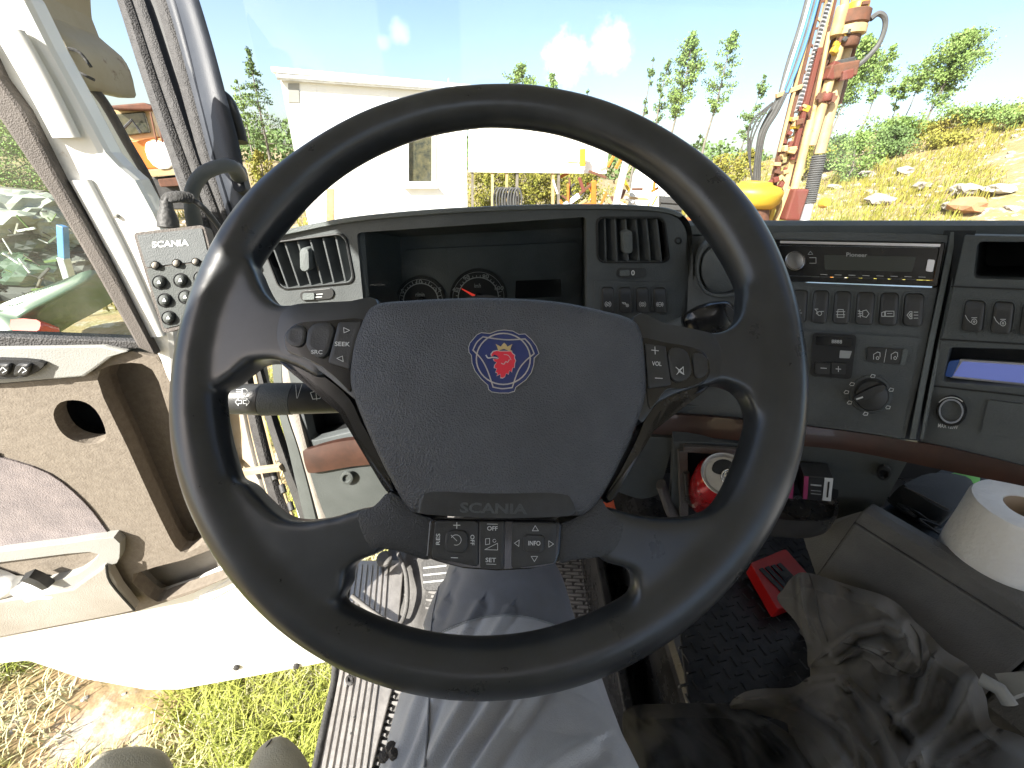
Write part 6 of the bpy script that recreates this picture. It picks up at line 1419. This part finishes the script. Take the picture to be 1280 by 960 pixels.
# toothed chain
dbar((1040, -10), (996, 140), 5, 'steel', 'chain_guide', .10)
for i in range(30):
    t = i / 29; x, y = 1040 + (996 - 1040) * t, -10 + 150 * t; dbar((x - 2.2, y), (x + 2.2, y + .8), 1.6, 'rubber', 'chain_link', .19)
dbar((1037, 40), (1001, 220), 3.4, 'cream_paint', 'guide_tube', .12, True); dbar((1058, -30), (1051, 60), 6, 'cream_paint', 'drill_tube', .1, True)
dbar((1053, 44), (1014, 182), 7.5, 'cream_paint', 'drill_tube', .16, True); dbar((1014, 150), (993, 236), 6.5, 'cream_paint', 'drill_tube', .14, True)
dbar((1080, -30), (1024, 192), 10, 'cream_paint', 'drill_tube', .0, True); dbar((1084, 0), (1050, 130), 3, 'rust', 'guide_tube', -.05, True)
dbar((996, 236), (984, 275), 19, 'rust_red', 'base_block', .1); dbar((968, 250), (960, 285), 5, 'yellow_paint', 'base_leg', .05); dbar((984, 236), (966, 285), 5, 'cream_paint', 'base_leg', .1)
for k in range(17):
    t = k / 16; xl, yl = 1030 + (970 - 1030) * t, -30 + 270 * t; xr, yr = 1046 + (984 - 1046) * t, -26 + 270 * t
    dbar((xl, yl), (xr, yr + (9 if k % 2 else -9)), 2.4, 'rust' if k % 3 else 'cream_paint', 'lattice_brace', .03)
dbar((1066, -30), (1012, 160), 4, 'rust', 'guide_beam', .02); dbar((1024, 60), (990, 200), 3.5, 'rust_red', 'guide_beam', .16)
# ribbed black hose on the tube
p, q = GP0.at(1024, 194, .12), GP0.at(1011, 254, .12); b = MB(); n_ = 44; wd = 6.6 / F * 9.6
b.tube([p.lerp(q, i / n_) for i in range(n_ + 1)], [wd * (1 if i % 2 else .84) for i in range(n_ + 1)], 16); b.build('bellows', M['hose_black'], dg)
dbar((1011, 254), (1003, 285), 12, 'steel', 'tube_end', .12, True)
# head clamps: rings and blocks
def ring(x, y, r, h, m, nm, off=.1):
    c = GP0.at(x, y, off); ax_ = (GP0.at(1080, -30) - GP0.at(1024, 192)).normalized(); R = r * .68 / F * 9.6; Hh = h / F * 9.6
    b = MB(); b.lathe(c - ax_ * Hh / 2, ax_, [(R * .9, 0), (R, Hh * .1), (R, Hh * .9), (R * .9, Hh)], 28); return b.build(nm, M[m], dg)
ring(1061, 40, 19, 7, 'cream_paint', 'clamp_ring', .1); ring(1058, 50, 15, 12, 'rust', 'rotary_head', .1); ring(1064, 24, 20, 10, 'rust', 'rotary_head', .08); ring(1071, 14, 12, 12, 'yellow_paint', 'rotary_motor', .1); ring(1049, 26, 7, 20, 'cream_paint', 'rotary_motor', .2)
dbar((1032, 92), (1068, 86), 16, 'rust', 'rod_clamp', .14); dbar((1040, 82), (1066, 76), 8, 'rubber', 'rod_clamp', .2); dbar((1034, 100), (1044, 78), 9, 'rust_red', 'rod_clamp', .2); dbar((1050, 96), (1064, 92), 10, 'rust_red', 'rod_clamp', .24)
c = GP0.at(1033, 122, .22)
for k in range(10):
    a = k * .628; b = MB(); b.beam(c, GP0.at(1033 + 13 * math.cos(a), 122 + 7 * math.sin(a), .22), .055, .05, up=(0, 1, 0)); b.build('star_wheel_tooth', M['rust'], dg)
ring(1033, 122, 7, 6, 'rust_red', 'star_wheel_hub', .2)
rq_ = random.Random(3)
for i in range(34):
    t = rq_.random(); x = 1002 - t * 34 + rq_.uniform(-10, 8); y = 130 + t * 105; s = rq_.uniform(3, 9)
    dbar((x - s / 2, y), (x + s / 2, y + rq_.uniform(-3, 3)), rq_.uniform(3, 7), rq_.choice(['cream_paint', 'rust', 'cream_paint', 'yellow_paint', 'rust_red']), 'valve_block', rq_.uniform(.05, .25))
for i in range(22):
    t = rq_.random(); x = 1040 + t * 44 + rq_.uniform(-4, 4); y = 66 - t * 66; s = rq_.uniform(3, 9)
    dbar((x - s / 2, y), (x + s / 2, y + rq_.uniform(-3, 3)), rq_.uniform(3, 7), rq_.choice(['cream_paint', 'rust', 'yellow_paint', 'rust', 'rubber']), 'head_fitting', rq_.uniform(.1, .3))
dbar((970, 120), (1002, 108), 5, 'cream_paint', 'hose_bracket', .1)
def hose(pts, r, m, off=.1):
    b = MB(); b.tube([GP0.at(x, y, off) for x, y in cr(pts, 8)], r, 7); b.build('hydraulic_hose', M[m], dg)
for i, (dx, m) in enumerate(((0, 'hose_black'), (4, 'steel'), (8, 'blue_hose'), (11, 'hose_black'), (14, 'blue_hose'))):
    hose([(1016 + dx, -30), (1000 + dx, 30), (984 + dx, 80), (975 + dx * .6, 116)], .028, m, .05 + .03 * i)
    hose([(975 + dx * .6, 116), (962 + dx * .7, 140), (950 + dx * .5, 165), (945 + dx * .4, 195), (942 + dx * .5, 228)], .024, 'hose_black' if i % 2 else 'seal', .05 + .03 * i)
for k in range(3): hose([(966, 128), (950 - k * 5, 152), (939 - k * 2, 180), (938, 210), (941, 228)], .016, 'seal', .2)
hose([(1070, 84), (1082, 74), (1098, 56), (1106, 36), (1106, 22), (1098, 17), (1088, 24)], .040, 'hose_black', .1)
cb_ = PN(GP0.at(943, 240), (-.1, -1, 0)); 
c = GP0.at(942, 240, .2); b = MB(); b.lathe(c - V((0, 0, .28)), (0, 0, 1), [(.40, 0), (.50, .10), (.52, .24), (.52, .30), (.44, .38), (.30, .42), (.28, .46), (.10, .48)], 40); b.build('winch_drum_cover', M['yellow_paint'], dg)
b = MB(); b.lathe(c - V((0, 0, .75)), (0, 0, 1), [(.46, 0), (.44, .2), (.36, .46)], 32); b.build('winch_base', M['rust'], dg)
b = MB(); b.lathe(GP0.at(1028, 254, .2), (0, -1, .2), [(.09, 0), (.10, .05), (.07, .12)], 14); b.build('side_bracket', M['yellow_paint'], dg)
cbx = GP0.at(960, 300, -.4); b = MB(); b.box((cbx.x, cbx.y + .9, GZ + .9), (2.6, 3.0, .9)); b.build('rig_chassis', M['orange_paint'], dg, bevel=.06)
for sx in (-1, 1): b = MB(); b.box((cbx.x + sx * 1.1, cbx.y + .9, GZ + .28), (.4, 3.6, .56)); b.build('crawler_track', M['rubber'], dg, bevel=.2, seg=4)
c_ = GP0.at(915, 240, -.4); b = MB(); stone(b, c_, .22, random.Random(8), 2); b.build('winch_motor', M['rust_red'], dg)

# ---- excavator behind the pillar
ex = thing('excavator', WY(180, 250, 7), 'orange-yellow machine with a glazed cab between the open door and the pillar', 'excavator')
EP = PN(WY(180, 200, 7.0), (.35, -1, 0))
def ep(nm, poly, m, off=0, th=.5, bevel=.02, k=0):
    b = MB(); b.plate(EP, smooth(poly, k) if k else poly, th=th, off=off); return b.build(nm, M[m], ex, bevel=bevel)
ep('cab_frame', [(140, 136), (186, 132), (198, 172), (158, 178)], 'cream_paint', -.1, 1.0)
ep('cab_window', [(144, 142), (180, 139), (188, 166), (158, 170)], 'window_dark', -.06, .08)
ep('cab_roof', [(136, 132), (180, 128), (192, 134), (190, 138), (140, 137)], 'rust', .05, 1.3)
ep('engine_cover', [(160, 176), (204, 172), (216, 210), (176, 212)], 'orange_paint', 0, 1.2)
ep('counterweight', smooth([(182, 178), (205, 178), (218, 205), (200, 212), (184, 198)], 2), 'white_wall', .12, .6)
ep('body_rail', [(178, 214), (222, 210), (226, 218), (182, 221)], 'cream_paint', .1, .8)
ep('undercarriage', [(184, 222), (236, 218), (250, 262), (200, 262)], 'rubber', -.1, 1.4); ep('track_guard', [(196, 224), (226, 221), (232, 232), (200, 234)], 'rust', .08, .3)
for k in range(3): bar(EP, (188 + k * 9, 140 + k * 6), (196 + k * 7, 178), 1.5, 'rust', ex, 'boom_rod', .3)
b = MB(); b.tube([EP.at(*p) for p in ((150, 165, .1), (165, 150, .1), (176, 166, .1))], .02, 6); b.build('wiper', M['rubber'], ex)

# ---- yard clutter seen through the open door window
tp_ = hit(60, 300)
hp = thing('scrap_heap', WY(40, 310, 4.0), 'tangled heap of tarpaulin, planks and scrap outside the door window', 'scrap heap')
rs = random.Random(21); HPl = PN(WY(60, 300, 4.2), (.3, -1, 0))
for i in range(110):
    x, y = rs.uniform(-100, 115), rs.uniform(262, 372); a = rs.uniform(-1.3, 1.3); L = rs.uniform(6, 26)
    if y < 262 + max(0, x - 60) * .6: continue
    bar(HPl, (x, y), (x + L * math.cos(a), y + L * math.sin(a)), rs.uniform(.8, 2.6), rs.choice(['rust', 'rubber', 'worn_white', 'car_green', 'trim_grey', 'leaf_dark', 'rubber', 'rubber', 'bark', 'bark', 'worn_white']), hp, 'scrap_piece', rs.uniform(-.3, .4))
for (px, py, r, m) in ((20, 268, .45, 'tarp'), (75, 282, .3, 'tarp'), (-60, 270, .6, 'tarp'), (30, 320, .6, 'car_green'), (90, 330, .4, 'rubber'), (-50, 340, .7, 'rubber')):
    b = MB(); stone(b, HPl.at(px, py, -.5), r, rs, 4); b.build('tarpaulin_lump', M[m], hp)
bp2 = thing('blue_pipe', HPl.at(80, 350, .5), 'short upright pale blue pipe in front of the scrap heap', 'pipe')
bar(HPl, (78, 282), (80, 322), 8, 'blue_pipe', bp2, 'pipe_top', .5); bar(HPl, (79, 322), (88, 352), 9, 'steel', bp2, 'pipe_foot', .5)
cr_ = thing('parked_car', WY(20, 400, 2.6), 'dark green car bonnet with a red lamp just outside the door window', 'car')
CPL = PN(WY(40, 400, 2.7), (.15, -1, .9))
b = MB(); b.dome(CPL, smooth([(-300, 420), (-100, 400), (12, 392), (60, 366), (98, 350), (118, 338), (112, 352), (70, 376), (30, 398), (15, 425), (-300, 480)], 2), [(1, -.3), (1, -.02), (.98, 0), (.9, .01)]); b.build('bonnet', M['car_green'], cr_)
b = MB(); b.dome(CPL, smooth([(15, 400), (50, 400), (56, 408), (48, 418), (20, 418)], 2), [(1, -.1), (1, .01), (.9, .03)]); b.build('red_lamp', M['red_light'], cr_)
lg = thing('fallen_log', hit(60, 300), 'rough grey log lying across the yard beyond the scrap heap', 'log')
b = MB(); b.tube([WY(-150, 250, 6), WY(0, 246, 6), WY(60, 252, 6)], .14, 10); b.build('log_trunk', M['bark'], lg)
TL = ['leafy tree at the left edge, above the scrap heap', 'leafy tree outside the door window, left of the frame edge', 'leafy tree nearest the slanted door window frame', 'far leafy tree outside the door window', 'farthest left leafy tree outside the door window']
for (x0, yt, d0, sd) in ((20, 150, 12, 71), (-50, 140, 13, 72), (50, 190, 14, 73), (-120, 150, 12, 74), (-200, 160, 13, 75)):
    tree(x0, yt, 290, d0, 130, 420, 'leaf', TL[sd - 71], 'tree', 'trees outside the door window', kindn='leafy_tree', low=.15, bushy=True, seed=sd)
